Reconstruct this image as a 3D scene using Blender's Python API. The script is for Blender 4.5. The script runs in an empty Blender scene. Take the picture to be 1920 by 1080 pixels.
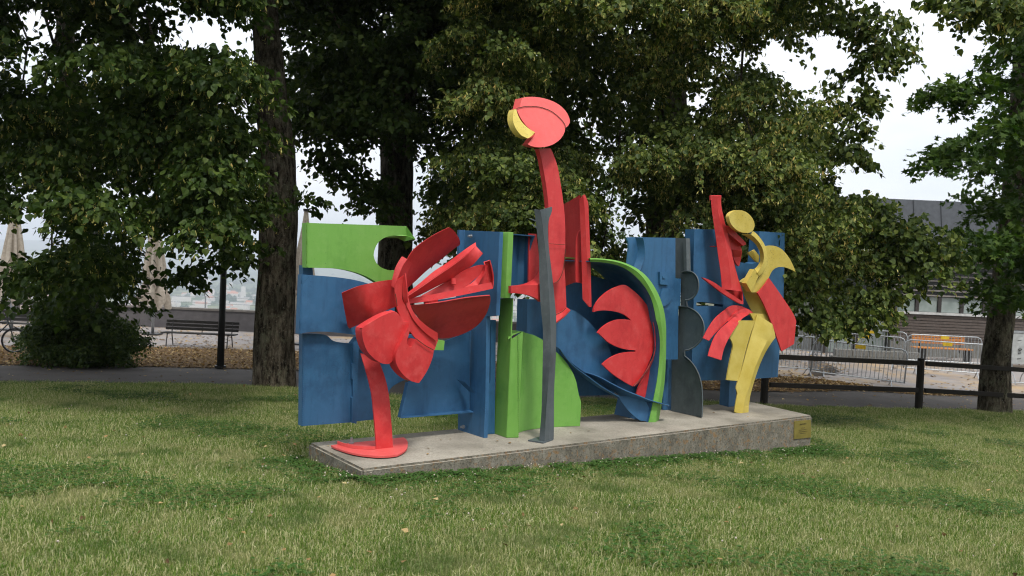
import bpy, math, random
import numpy as np
from mathutils import Vector, Matrix
from mathutils.geometry import tessellate_polygon
random.seed(7); rng = np.random.default_rng(7)
scene = bpy.context.scene
col = scene.collection
# ---------------------------------------------------------------- camera
FPX = 1600.0                                   # focal length in pixels of a 1920 px wide picture
RHO = math.radians(2.5); PIT = math.atan(40/FPX)
fw = np.array([0, math.cos(PIT), -math.sin(PIT)]); _r = np.array([1., 0, 0]); _u = np.cross(_r, fw)
rt = _r*math.cos(RHO)+_u*math.sin(RHO); up = -_r*math.sin(RHO)+_u*math.cos(RHO)
CAM = np.array([0, 0, 1.65])
cd = bpy.data.cameras.new('camera'); cam = bpy.data.objects.new('camera', cd); col.objects.link(cam)
cd.sensor_width = 36; cd.lens = FPX/1920*36; cd.clip_end = 30000; cd.clip_start = .1
M3 = Matrix(((rt[0], up[0], -fw[0]), (rt[1], up[1], -fw[1]), (rt[2], up[2], -fw[2])))
cam.matrix_world = Matrix.Translation(CAM) @ M3.to_4x4()
cd.dof.use_dof = True; cd.dof.focus_distance = 9.6; cd.dof.aperture_fstop = 2.8
scene.camera = cam
# ---------------------------------------------------------------- world, sun, exposure
SUN_EL, SUN_AZ = math.radians(62), math.radians(158)      # azimuth clockwise from +Y: behind the camera, to its right
w = bpy.data.worlds.new('World'); scene.world = w; w.use_nodes = True
nt = w.node_tree; nt.nodes.clear()
def wn(t): return nt.nodes.new(t)
wo = wn('ShaderNodeOutputWorld'); b1 = wn('ShaderNodeBackground'); b2 = wn('ShaderNodeBackground'); mx = wn('ShaderNodeMixShader')
sky = wn('ShaderNodeTexSky'); sky.sky_type = 'NISHITA'; sky.sun_disc = False; sky.sun_elevation = SUN_EL; sky.sun_rotation = SUN_AZ
b1.inputs[1].default_value = .10; b2.inputs[1].default_value = 1.0
tc = wn('ShaderNodeTexCoord'); mp = wn('ShaderNodeMapping'); mp.inputs['Scale'].default_value = (1, 1, 3.2)
nz = wn('ShaderNodeTexNoise'); nz.inputs['Scale'].default_value = 2.6; nz.inputs['Detail'].default_value = 6
cr = wn('ShaderNodeValToRGB'); cr.color_ramp.elements[0].position = .32; cr.color_ramp.elements[0].color = (.72, .72, .72, 1)
cr.color_ramp.elements[1].position = .6; cr.color_ramp.elements[1].color = (.97, .97, .97, 1)
c2 = wn('ShaderNodeValToRGB'); c2.color_ramp.elements[0].position = .35; c2.color_ramp.elements[0].color = (.64, .67, .71, 1)
c2.color_ramp.elements[1].position = .65; c2.color_ramp.elements[1].color = (.74, .75, .765, 1)
L = nt.links.new
L(tc.outputs['Generated'], mp.inputs[0]); L(mp.outputs[0], nz.inputs[0]); L(nz.outputs[0], cr.inputs[0]); L(nz.outputs[0], c2.inputs[0])
# an overcast sky grows brighter towards the zenith (CIE overcast distribution)
sz_ = wn('ShaderNodeSeparateXYZ'); L(tc.outputs['Generated'], sz_.inputs[0]); mr = wn('ShaderNodeMapRange'); mr.inputs[1].default_value = 0; mr.inputs[2].default_value = 1; mr.inputs[3].default_value = 1.15; mr.inputs[4].default_value = 2.1
L(sz_.outputs[2], mr.inputs[0]); L(mr.outputs[0], b2.inputs[1])
L(sky.outputs[0], b1.inputs[0]); L(c2.outputs[0], b2.inputs[0]); L(cr.outputs[0], mx.inputs[0]); L(b1.outputs[0], mx.inputs[1]); L(b2.outputs[0], mx.inputs[2]); L(mx.outputs[0], wo.inputs[0])
sd = bpy.data.lights.new('sun', 'SUN'); sd.energy = 2.2; sd.angle = math.radians(10); sd.color = (1, .95, .87)
sun = bpy.data.objects.new('sun', sd); col.objects.link(sun)
sdir = Vector((math.sin(SUN_AZ)*math.cos(SUN_EL), math.cos(SUN_AZ)*math.cos(SUN_EL), math.sin(SUN_EL)))
sun.rotation_euler = sdir.to_track_quat('Z', 'Y').to_euler()
scene.view_settings.view_transform = 'Standard'; scene.view_settings.look = 'None'
scene.view_settings.exposure = 0.45; scene.view_settings.gamma = 1.0
scene.render.engine = 'CYCLES'
cy = scene.cycles; cy.use_denoising = True; cy.max_bounces = 6; cy.diffuse_bounces = 3; cy.glossy_bounces = 2
cy.transmission_bounces = 3; cy.volume_bounces = 0; cy.transparent_max_bounces = 4; cy.use_adaptive_sampling = True; cy.filter_width = 1.1
# ---------------------------------------------------------------- geometry of the place
def ray(px, py): return fw*FPX + rt*(px-960) + up*(540-py)
def at_z(px, py, z): d = ray(px, py); return CAM + d*((z-CAM[2])/d[2])
def at_d(px, py, y): d = ray(px, py); return CAM + d*(y/d[1])           # point at y metres in front
ctl = []                                       # heights of the ground below the eye, surveyed at some spots
def c_px(px, py, d): p = at_d(px, py, d); ctl.append((p[0], p[1], p[2]))
for x, y, dr in ((0, 0, 1.62), (-5, 2.5, 1.66), (5, 2.5, 1.7), (-9, 8, 1.98), (9, 8, 2.12), (-1.36, 7.72, 2.01), (-2.2, 8.85, 2.10), (4.3, 11.9, 2.375),
                 (3.7, 13.2, 2.36), (8, 12, 2.42), (-30, 8, 2.2), (30, 8, 2.3), (-40, 40, 3.4), (0, 36, 3.2), (60, 45, 3.0), (0, -40, 1.0), (-60, -30, 1.2), (60, -30, 1.2)):
    ctl.append((x, y, 1.65-dr))
for a in ((250, 718, 15.5), (515, 722, 16.3), (0, 717, 15.4), (1300, 751, 16.9), (1722, 766, 17.8), (1666, 727, 23.2), (1516, 706, 23.4), (370, 650, 28.6), (286, 627, 32), (478, 622, 36), (1700, 665, 35), (1850, 674, 34)): c_px(*a)
ctl = np.array(ctl)
def _phi(r2): return np.where(r2 > 0, .5*r2*np.log(np.maximum(r2, 1e-9)), 0)
_n = len(ctl); _A = np.zeros((_n+3, _n+3)); _d2 = ((ctl[:, None, :2]-ctl[None, :, :2])**2).sum(2)
_A[:_n, :_n] = _phi(_d2)+np.eye(_n)*.3; _A[:_n, _n] = 1; _A[:_n, _n+1:] = ctl[:, :2]; _A[_n:, :_n] = _A[:_n, _n:].T
_W = np.linalg.solve(_A, np.concatenate([ctl[:, 2], np.zeros(3)]))
def H(x, y):
    x = np.clip(np.atleast_1d(np.asarray(x, float)), -60, 60); y = np.clip(np.atleast_1d(np.asarray(y, float)), -40, 45)
    r2 = (x[:, None]-ctl[None, :, 0])**2+(y[:, None]-ctl[None, :, 1])**2
    return _phi(r2) @ _W[:_n] + _W[_n]+_W[_n+1]*x+_W[_n+2]*y
def Hs(x, y): return float(H(x, y)[0])
def gnd(px, py):                               # where a line of sight meets the ground
    d = ray(px, py); t = np.linspace(2.0, 70, 500)/d[1]; P = CAM+d*t[:, None]
    z = P[:, 2]-H(P[:, 0], P[:, 1]); k = int(np.argmax(z < 0)) if (z < 0).any() else 499
    a, b = P[k-1], P[k]; s = z[k-1]/(z[k-1]-z[k]) if z[k-1] != z[k] else 0
    p = a+(b-a)*s; p[2] = Hs(p[0], p[1]); return p
# plinth frame: u along its front edge, v towards its back
ZT = -.25
PF = at_z(679, 880, ZT); PR = at_z(1523.7, 779, ZT)
U = (PR-PF); PLEN = float(np.linalg.norm(U)); U = U/PLEN; N = np.array([-U[1], U[0], 0]); ZZ = np.array([0, 0, 1.])
def UV(u, v, z=ZT): p = PF+U*u+N*v; p = p.copy(); p[2] = z; return p
ZONES = dict(A=(540, 400, 4.5), B=(540, 600, 3.6), C=(900, 160, 3.377), D=(900, 380, 4.155), E=(900, 600, 4.155), F=(1160, 350, 4.321), G=(1240, 560, 3.6),
             H=(620, 420, 7.2), I=(740, 420, 6.75), J=(620, 540, 5.686), K=(1300, 480, 5.4), M=(1040, 480, 6.0), N=(1020, 640, 6.194), P=(0, 0, 1))
def px_of(z, x, y): ox, oy, s = ZONES[z]; return ox+x/s, oy+y/s
def onv(px, py, v): d = ray(px, py); return CAM+d*((PF+N*v-CAM)@N/(d@N))
def onu(px, py, u): d = ray(px, py); return CAM+d*((PF+U*u-CAM)@U/(d@U))
def pts(z, lst, v=None, u=None):               # survey marks of one plate: each lies on a plane v=const (or u=const)
    out = []
    for q in lst:
        zz = z
        if isinstance(q[0], str): zz, q = q[0], q[1:]
        X, Y = px_of(zz, q[0], q[1]); k = q[2] if len(q) > 2 else (v if u is None else u)
        out.append(onv(X, Y, k) if u is None else onu(X, Y, k))
    return np.array(out)
def smooth(P, closed=True, ang=33, sub=6):     # curve through the marks, keeping the sharp corners
    P = np.asarray(P, float); n = len(P)
    if n < 4: return P
    def corner(i):
        if not closed and i in (0, n-1): return True
        a, b = P[i]-P[i-1], P[(i+1) % n]-P[i]; la, lb = np.linalg.norm(a), np.linalg.norm(b)
        if la < 1e-6 or lb < 1e-6: return True
        if max(la, lb)/min(la, lb) > 5 and max(la, lb) > .5: return True
        return math.degrees(math.acos(np.clip(a@b/la/lb, -1, 1))) > ang
    C = [corner(i) for i in range(n)]; out = []
    for i in range(n if closed else n-1):
        j = (i+1) % n; p1, p2 = P[i], P[j]; out.append(p1)
        if C[i] and C[j]: continue
        m1 = (p2-P[i-1])*.5 if not C[i] else None; m2 = (P[(j+1) % n]-p1)*.5 if not C[j] else None
        if m1 is not None: m1 = m1/np.linalg.norm(m1)*np.linalg.norm(p2-p1)
        if m2 is not None: m2 = m2/np.linalg.norm(m2)*np.linalg.norm(p2-p1)
        if m1 is None: m1 = 2*(p2-p1)-m2
        if m2 is None: m2 = 2*(p2-p1)-m1
        for s in range(1, sub):
            t = s/sub; t2, t3 = t*t, t*t*t
            out.append((2*t3-3*t2+1)*p1+(t3-2*t2+t)*m1+(-2*t3+3*t2)*p2+(t3-t2)*m2)
    if not closed: out.append(P[-1])
    return np.array(out)
# ---------------------------------------------------------------- object helpers
def tag(o, label=None, cat=None, group=None, kind=None):
    if label: o['label'] = label
    if cat: o['category'] = cat
    if group: o['group'] = group
    if kind: o['kind'] = kind
    return o
def thing(name, loc, label, cat, group=None, rz=0, kind=None):
    o = bpy.data.objects.new(name, None); col.objects.link(o); o.location = loc; o.rotation_euler = (0, 0, rz); o.empty_display_size = .2
    return tag(o, label, cat, group, kind)
def root_loc(p):
    l = np.zeros(3)
    while p is not None: l += np.array(p.location); p = p.parent
    return l
def mk(name, V, Fc, mat, parent=None, smooth_=False, world=True, mi=None, loc=None, bevel=0):
    me = bpy.data.meshes.new(name); V = np.asarray(V, float).reshape(-1, 3)
    o = bpy.data.objects.new(name, me); col.objects.link(o)
    if parent is not None:
        o.parent = parent
        if world: V = V-root_loc(parent)
    elif loc is not None: V = V-np.array(loc); o.location = loc
    me.from_pydata(V.tolist(), [], [tuple(int(i) for i in f) for f in Fc])
    for m in (mat if isinstance(mat, (list, tuple)) else [mat]): me.materials.append(m)
    if mi is not None: me.polygons.foreach_set('material_index', np.asarray(mi, np.int32))
    if smooth_: me.polygons.foreach_set('use_smooth', [True]*len(me.polygons))
    if smooth_ == 'auto': me.set_sharp_from_angle(angle=math.radians(35))
    me.update()
    if bevel:
        b = o.modifiers.new('edge', 'BEVEL'); b.width = bevel; b.segments = 2; b.limit_method = 'ANGLE'; b.angle_limit = math.radians(40)
    return o
def raw(name, V, loops, sizes, mats, parent=None, mi=None, smooth_=False):   # big meshes straight from arrays
    me = bpy.data.meshes.new(name); o = bpy.data.objects.new(name, me); col.objects.link(o)
    V = np.asarray(V, np.float32).reshape(-1, 3)
    if parent is not None: o.parent = parent; V = V-root_loc(parent).astype(np.float32)
    loops = np.asarray(loops, np.int32).ravel(); sizes = np.asarray(sizes, np.int32)
    me.vertices.add(len(V)); me.vertices.foreach_set('co', V.ravel())
    me.loops.add(len(loops)); me.loops.foreach_set('vertex_index', loops)
    me.polygons.add(len(sizes)); me.polygons.foreach_set('loop_start', (np.cumsum(sizes)-sizes).astype(np.int32))
    for m in mats: me.materials.append(m)
    if mi is not None: me.polygons.foreach_set('material_index', np.asarray(mi, np.int32))
    me.update(calc_edges=True)
    me.polygons.foreach_set('use_smooth', [bool(smooth_)]*len(sizes))
    return o
class MB:                                       # collects boxes and tubes into one mesh
    def __init__(s): s.V = []; s.F = []
    def add(s, V, Fc): k = len(s.V); s.V += [tuple(v) for v in V]; s.F += [tuple(i+k for i in f) for f in Fc]; return s
    def box(s, a, b, c=None, rz=0):
        x0, y0, z0 = a; x1, y1, z1 = b
        V = [(x, y, z) for x in (x0, x1) for y in (y0, y1) for z in (z0, z1)]
        return s.add(V, [(0, 1, 3, 2), (4, 6, 7, 5), (0, 4, 5, 1), (2, 3, 7, 6), (0, 2, 6, 4), (1, 5, 7, 3)])
    def tube(s, P, r, n=8, cap=True):
        P = np.asarray(P, float); m = len(P); R = np.full(m, r, float) if np.isscalar(r) else np.asarray(r, float)
        T = np.gradient(P, axis=0); T /= np.linalg.norm(T, axis=1)[:, None]+1e-9
        a = np.cross(T[0], [0, 0, 1.]);  a = a if np.linalg.norm(a) > .1 else np.cross(T[0], [1., 0, 0]); a /= np.linalg.norm(a); V = []
        for i in range(m):
            a = a-T[i]*(a@T[i]); a /= np.linalg.norm(a)+1e-9; b = np.cross(T[i], a)
            for k in range(n): th = 2*math.pi*k/n; V.append(P[i]+R[i]*(a*math.cos(th)+b*math.sin(th)))
        Fc = [(i*n+k, i*n+(k+1) % n, (i+1)*n+(k+1) % n, (i+1)*n+k) for i in range(m-1) for k in range(n)]
        if cap: Fc += [tuple(range(n-1, -1, -1)), tuple((m-1)*n+k for k in range(n))]
        return s.add(V, Fc)
    def build(s, name, mat, parent=None, world=True, smooth_=False, bevel=0): return mk(name, s.V, s.F, mat, parent, smooth_, world, bevel=bevel)
def plate(name, P, th, mat, parent, dirn=None, holes=(), sm=True, bevel=.004, front=None):
    P = smooth(P) if sm else np.asarray(P); d = N if dirn is None else np.asarray(dirn, float)
    Hh = [smooth(h) for h in holes]; loops = [P]+Hh
    tess = tessellate_polygon([[Vector(p) for p in l] for l in loops])
    Vf = np.concatenate(loops); n = len(Vf); V = np.concatenate([Vf, Vf+d*th])
    Fc = []
    for t in tess:
        a, b, c = [Vf[i] for i in t]
        nrm = np.cross(b-a, c-a)
        if np.linalg.norm(nrm) < 1e-10: continue
        if nrm@d > 0: t = (t[0], t[2], t[1])
        Fc += [tuple(t), (t[0]+n, t[2]+n, t[1]+n)]
    k = 0
    for l in loops:
        m = len(l)
        for i in range(m): j = (i+1) % m; Fc.append((k+i, k+j, k+j+n, k+i+n))
        k += m
    o = mk(name, V, Fc, mat, parent)
    import bmesh
    bm = bmesh.new(); bm.from_mesh(o.data); bmesh.ops.recalc_face_normals(bm, faces=bm.faces); 
    bmesh.ops.dissolve_limit(bm, angle_limit=math.radians(.5), verts=bm.verts, edges=bm.edges); bm.to_mesh(o.data); bm.free()
    o.data.polygons.foreach_set('use_smooth', [True]*len(o.data.polygons)); o.data.set_sharp_from_angle(angle=math.radians(35))
    return o
def resample(P, n):
    P = np.asarray(P, float); s = np.concatenate([[0], np.cumsum(np.linalg.norm(np.diff(P, axis=0), axis=1))]); t = np.linspace(0, s[-1], n)
    return np.stack([np.interp(t, s, P[:, k]) for k in range(3)], 1)
def sheet(name, rails, th, mat, parent, n=28, m=6, sm=True, sharp=False):   # lofted bent plate through two or more rails
    R = [resample(smooth(r, closed=False) if sm else r, n) for r in rails]
    if len(R) > 2 and not sharp:
        A = np.array(R); k = len(R); ts = np.linspace(0, k-1, (k-1)*m+1); G = []
        for c in range(n): G.append(smooth(A[:, c], closed=False, ang=120, sub=m))
        G = np.array(G).transpose(1, 0, 2)
    elif len(R) == 2:
        t = np.linspace(0, 1, m+1)[:, None, None]; G = R[0][None]*(1-t)+R[1][None]*t
    else: G = np.array(R)
    a, b = G.shape[:2]
    dU = np.gradient(G, axis=0); dV = np.gradient(G, axis=1); Nr = np.cross(dU, dV); Nr /= np.linalg.norm(Nr, axis=2)[..., None]+1e-12
    T = G+Nr*th/2; Bt = G-Nr*th/2; m_ = a*b; V = np.concatenate([T.reshape(-1, 3), Bt.reshape(-1, 3)])
    q = lambda i, j: i*b+j
    Fc = [(q(i, j), q(i+1, j), q(i+1, j+1), q(i, j+1)) for i in range(a-1) for j in range(b-1)]
    Fc += [tuple(x+m_ for x in f[::-1]) for f in Fc]
    rim = [q(0, j) for j in range(b)]+[q(i, b-1) for i in range(1, a)]+[q(a-1, j) for j in range(b-2, -1, -1)]+[q(i, 0) for i in range(a-2, 0, -1)]
    Fc += [(rim[i], rim[(i+1) % len(rim)], rim[(i+1) % len(rim)]+m_, rim[i]+m_) for i in range(len(rim))]
    o = mk(name, V, Fc, mat, parent, smooth_=True); o.data.set_sharp_from_angle(angle=math.radians(25 if sharp else 40)); return o
def copy_tree(o, parent=None):
    c = o.copy(); col.objects.link(c); c.parent = parent
    for ch in list(o.children): copy_tree(ch, c)
    return c
# ---------------------------------------------------------------- materials
class Mt:
    def __init__(s, name):
        s.m = bpy.data.materials.new(name); s.m.use_nodes = True; s.t = s.m.node_tree; s.b = s.t.nodes['Principled BSDF']; s.o = s.t.nodes['Material Output']
    def n(s, t, **k):
        x = s.t.nodes.new(t)
        for a, b in k.items():
            if a in x.inputs: x.inputs[a].default_value = b
            else: setattr(x, a, b)
        return x
    def l(s, a, b): s.t.links.new(a, b)
    def noise(s, scale, detail=4, rough=.55, stretch=None, pos=True):
        g = s.n('ShaderNodeNewGeometry') if pos else s.n('ShaderNodeTexCoord'); src = g.outputs['Position'] if pos else g.outputs['Object']
        if stretch: m = s.n('ShaderNodeMapping'); m.inputs['Scale'].default_value = stretch; s.l(src, m.inputs[0]); src = m.outputs[0]
        z = s.n('ShaderNodeTexNoise', Scale=scale, Detail=detail, Roughness=rough); s.l(src, z.inputs['Vector']); return z.outputs[0]
    def ramp(s, fac, stops):
        r = s.n('ShaderNodeValToRGB'); e = r.color_ramp.elements
        while len(e) < len(stops): e.new(.5)
        for i, (p, c) in enumerate(stops): e[i].position = p; e[i].color = tuple(c)+(1,) if len(c) == 3 else c
        s.l(fac, r.inputs[0]); return r.outputs[0]
    def mix(s, fac, a, b, mode='MIX'):
        x = s.n('ShaderNodeMix', data_type='RGBA', blend_type=mode)
        for sock, val in ((x.inputs[0], fac), (x.inputs[6], a), (x.inputs[7], b)):
            if hasattr(val, 'links'): s.l(val, sock)
            elif isinstance(val, tuple): sock.default_value = val+(1,) if len(val) == 3 else val
            else: sock.default_value = val
        return x.outputs[2]
    def bump(s, h, strength=.3, dist=.01):
        b = s.n('ShaderNodeBump', Strength=strength, Distance=dist); s.l(h, b.inputs['Height']); s.l(b.outputs[0], s.b.inputs['Normal']); return s
    def base(s, c, rough=.6, spec=.5, metal=0):
        if hasattr(c, 'links'): s.l(c, s.b.inputs['Base Color'])
        else: s.b.inputs['Base Color'].default_value = tuple(c)+(1,)
        s.b.inputs['Roughness'].default_value = rough; s.b.inputs['Specular IOR Level'].default_value = spec; s.b.inputs['Metallic'].default_value = metal; return s
def simple(name, c, rough=.6, spec=.4, metal=0, var=.12, scale=6):
    m = Mt(name); n = m.noise(scale, 5); c2 = tuple(x*(1-var*2) for x in c); c1 = tuple(min(1, x*(1+var)) for x in c)
    m.base(m.ramp(n, [(.3, c2), (.7, c1)]), rough, spec, metal); return m.m
def paint(name, c, dark, chalk, speck=(.02, .02, .02), grime=.25, chalk_amt=.35):
    m = Mt(name); big = m.noise(2.3, 6, .6); mid = m.noise(11, 6, .7); streak = m.noise(5, 5, .6, (3, 3, .5)); fine = m.noise(95, 3, .7); dots = m.noise(60, 2, .5)
    k = m.ramp(big, [(.25, dark), (.5, c), (.8, c)])
    f1 = m.ramp(mid, [(.5, (0, 0, 0)), (.72, (chalk_amt,)*3)]); k = m.mix(f1, k, chalk)
    f2 = m.ramp(streak, [(.52, (0, 0, 0)), (.72, (grime,)*3)]); k = m.mix(f2, k, dark)
    sc_ = m.n('ShaderNodeTexNoise', Scale=3.2, Detail=3, Roughness=.5, Distortion=3.5); sc_in = m.n('ShaderNodeNewGeometry'); m.l(sc_in.outputs['Position'], sc_.inputs['Vector'])
    ln = m.ramp(sc_.outputs[0], [(.488, (0, 0, 0)), (.5, (.55,)*3), (.512, (0, 0, 0))]); msk = m.ramp(m.noise(1.7, 4), [(.5, (0, 0, 0)), (.62, (1, 1, 1))]); k = m.mix(m.mix(1.0, ln, msk, 'MULTIPLY'), k, dark)
    f3 = m.ramp(dots, [(.73, (0, 0, 0)), (.78, (.75,)*3)]); k = m.mix(f3, k, speck)
    m.base(k, .5, .42); m.l(m.ramp(mid, [(.3, (.42,)*3), (.7, (.68,)*3)]), m.b.inputs['Roughness'])
    h = m.mix(.4, fine, mid); m.bump(h, .22, .006); return m.m
RUST = simple('rusty_weld', (.10, .035, .02), .8)
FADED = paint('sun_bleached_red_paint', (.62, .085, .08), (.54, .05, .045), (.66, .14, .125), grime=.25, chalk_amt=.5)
RED = paint('red_paint', (.55, .034, .036), (.36, .010, .013), (.62, .10, .092), grime=.35, chalk_amt=.5)
BLUE = paint('blue_paint', (.030, .112, .235), (.015, .06, .14), (.06, .17, .33), grime=.45, chalk_amt=.35)
GREEN = paint('green_paint', (.155, .36, .065), (.09, .26, .035), (.25, .44, .13), grime=.3, chalk_amt=.3)
GREY = paint('grey_paint', (.080, .098, .108), (.045, .056, .062), (.17, .19, .20), grime=.45)
mm = Mt('yellow_paint')
n1 = mm.noise(48, 5, .8); n2 = mm.noise(4, 5, .6); k = mm.ramp(n2, [(.3, (.46, .345, .055)), (.7, (.57, .46, .12))])
geo = mm.n('ShaderNodeNewGeometry'); sx = mm.n('ShaderNodeSeparateXYZ'); mm.l(geo.outputs['Position'], sx.inputs[0])
# algae specks sit on the upper, weather side (a real growth pattern: height above the plinth)
hr = mm.n('ShaderNodeMapRange'); hr.inputs[1].default_value = 1.0; hr.inputs[2].default_value = 1.9; hr.inputs[3].default_value = .02; hr.inputs[4].default_value = .10; mm.l(sx.outputs[2], hr.inputs[0])
ad = mm.n('ShaderNodeMath', operation='ADD'); mm.l(n1, ad.inputs[0]); mm.l(hr.outputs[0], ad.inputs[1])
ff = mm.ramp(ad.outputs[0], [(.68, (0, 0, 0)), (.76, (.85,)*3)]); mm.base(mm.mix(ff, k, (.045, .045, .03)), .6, .3); mm.bump(n1, .2, .004)
YELLOW = mm.m
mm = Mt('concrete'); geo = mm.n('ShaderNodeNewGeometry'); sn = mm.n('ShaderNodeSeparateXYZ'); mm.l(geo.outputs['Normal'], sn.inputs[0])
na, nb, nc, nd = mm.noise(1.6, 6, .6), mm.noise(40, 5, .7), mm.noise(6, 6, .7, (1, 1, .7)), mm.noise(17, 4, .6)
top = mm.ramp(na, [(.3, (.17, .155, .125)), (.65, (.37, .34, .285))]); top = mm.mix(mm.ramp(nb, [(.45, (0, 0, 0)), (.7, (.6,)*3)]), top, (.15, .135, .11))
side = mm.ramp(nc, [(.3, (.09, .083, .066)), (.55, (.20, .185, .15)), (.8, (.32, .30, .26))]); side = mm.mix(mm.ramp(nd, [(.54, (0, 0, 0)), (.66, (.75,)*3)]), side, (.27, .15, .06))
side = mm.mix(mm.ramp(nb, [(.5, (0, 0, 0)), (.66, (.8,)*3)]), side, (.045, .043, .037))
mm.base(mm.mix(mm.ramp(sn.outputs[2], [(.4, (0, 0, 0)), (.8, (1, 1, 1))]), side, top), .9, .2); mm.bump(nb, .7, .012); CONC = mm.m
BRASS = simple('brass', (.30, .24, .06), .45, .5, .5); INK = simple('dark_lettering', (.06, .05, .02), .6)
STEEL = simple('galvanised_steel', (.34, .36, .38), .42, .5, .5); BLACK = simple('black_paint', (.018, .018, .018), .5)
FWOOD = simple('dark_stained_wood', (.022, .018, .015), .8, .25, scale=14)
STICK = simple('yellow_label', (.62, .42, .02), .6)
mm = Mt('asphalt'); a1, a2, a3 = mm.noise(1.1, 5), mm.noise(160, 3, .7), mm.noise(.25, 3)
gx = mm.n('ShaderNodeNewGeometry'); k = mm.ramp(a1, [(.3, (.055, .048, .043)), (.7, (.088, .078, .071))])
mm.base(mm.mix(mm.ramp(a2, [(.4, (0, 0, 0)), (.7, (.4,)*3)]), k, (.16, .15, .15)), .9, .2); mm.bump(a2, .5, .006); ASPH = mm.m
mm = Mt('plaza_paving'); a1, a2, a3 = mm.noise(1.3, 6, .65), mm.noise(120, 3, .7), mm.noise(.5, 6, .7, (1, .6, 1))
k = mm.ramp(a1, [(.3, (.19, .17, .165)), (.7, (.27, .25, .24))]); k = mm.mix(mm.ramp(a2, [(.4, (0, 0, 0)), (.7, (.3,)*3)]), k, (.3, .28, .26))
mm.base(mm.mix(mm.ramp(a3, [(.5, (0, 0, 0)), (.66, (.7,)*3)]), k, (.36, .24, .11)), .9, .2); mm.bump(a2, .4, .005); PLAZA = mm.m
mm = Mt('leaf_litter_soil'); a1, a2 = mm.noise(26, 5, .7), mm.noise(1.2, 4)
k = mm.ramp(a1, [(.35, (.05, .034, .02)), (.55, (.14, .085, .04)), (.72, (.32, .20, .09))]); mm.base(k, .95, .1); mm.bump(a1, .8, .03); LITTER = mm.m
mm = Mt('lawn_soil'); a1, a2 = mm.noise(.7, 5, .6), mm.noise(45, 4, .7)
k = mm.ramp(a1, [(.3, (.06, .09, .02)), (.6, (.11, .13, .04)), (.78, (.2, .18, .09))]); mm.base(mm.mix(mm.ramp(a2, [(.4, (0, 0, 0)), (.7, (.6,)*3)]), k, (.03, .04, .012)), .95, .1); mm.bump(a2, .8, .03); LAWN = mm.m
SOIL = simple('far_ground', (.08, .085, .05), .95)
def leafmat(name, stops, trans=.28, rough=.5, patch=None, patch2=None):
    m = Mt(name); g = m.n('ShaderNodeNewGeometry'); c = m.ramp(g.outputs['Random Per Island'], stops)
    if patch:
        pn = m.noise(patch[0], 5, .65); c = m.mix(m.ramp(pn, [(patch[1], (0, 0, 0)), (patch[2], (patch[4],)*3)]), c, patch[3])
    if patch2: c = m.mix(m.ramp(m.noise(patch2[0], 6, .7, (1, 1.3, 1)), [(patch2[1], (0, 0, 0)), (patch2[2], (patch2[4],)*3)]), c, patch2[3])
    m.base(c, rough, .18); t = m.n('ShaderNodeBsdfTranslucent'); hs = m.n('ShaderNodeHueSaturation', Saturation=1.15, Value=1.4); m.l(c, hs.inputs['Color']); m.l(hs.outputs[0], t.inputs[0])
    x = m.n('ShaderNodeMixShader'); x.inputs[0].default_value = trans; m.l(m.b.outputs[0], x.inputs[1]); m.l(t.outputs[0], x.inputs[2]); m.l(x.outputs[0], m.o.inputs[0]); return m.m
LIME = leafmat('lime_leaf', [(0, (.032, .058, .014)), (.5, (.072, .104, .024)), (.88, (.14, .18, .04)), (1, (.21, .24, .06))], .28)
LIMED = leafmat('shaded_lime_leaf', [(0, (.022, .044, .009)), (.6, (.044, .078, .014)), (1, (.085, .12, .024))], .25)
BRACT = leafmat('lime_blossom', [(0, (.42, .43, .13)), (.6, (.56, .52, .18)), (1, (.50, .33, .10))], .3)
MAPLE = leafmat('maple_leaf', [(0, (.026, .060, .010)), (.6, (.052, .10, .016)), (1, (.10, .155, .028))], .3)
GRASS = leafmat('grass_blade', [(0, (.05, .125, .014)), (.40, (.12, .21, .03)), (.62, (.20, .27, .06)), (.80, (.44, .43, .20)), (1, (.74, .68, .45))], .3, .6, (1.3, .5, .68, (.44, .39, .21), .5), (1.0, .53, .62, (.045, .12, .018), .6))
CLOV = leafmat('clover_leaf', [(0, (.035, .09, .018)), (1, (.07, .14, .03))], .25)
CLOVF = simple('clover_flower', (.46, .40, .34), .8)
FALLEN = leafmat('fallen_leaf', [(0, (.08, .05, .024)), (.5, (.22, .14, .06)), (.8, (.38, .25, .11)), (1, (.48, .38, .2))], .15, .8)
mm = Mt('bark'); a1, a2, a3, a4 = mm.noise(13, 7, .72, (1, 1, .28)), mm.noise(2.2, 5, .6), mm.noise(30, 5, .8), mm.noise(6, 6, .75, (1, 1, .6))
k = mm.ramp(a1, [(.40, (.014, .011, .008)), (.49, (.085, .068, .048)), (.6, (.19, .16, .12)), (.75, (.30, .26, .20))]); k = mm.mix(mm.ramp(a4, [(.52, (0, 0, 0)), (.60, (.7,)*3)]), k, (.17, .165, .11))
k = mm.mix(mm.ramp(a3, [(.58, (0, 0, 0)), (.66, (.75,)*3)]), k, (.40, .39, .31)); mm.base(mm.mix(mm.ramp(a2, [(.5, (0, 0, 0)), (.66, (.6,)*3)]), k, (.022, .018, .012)), .95, .1); mm.bump(a1, 1, .12); BARK = mm.m
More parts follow.
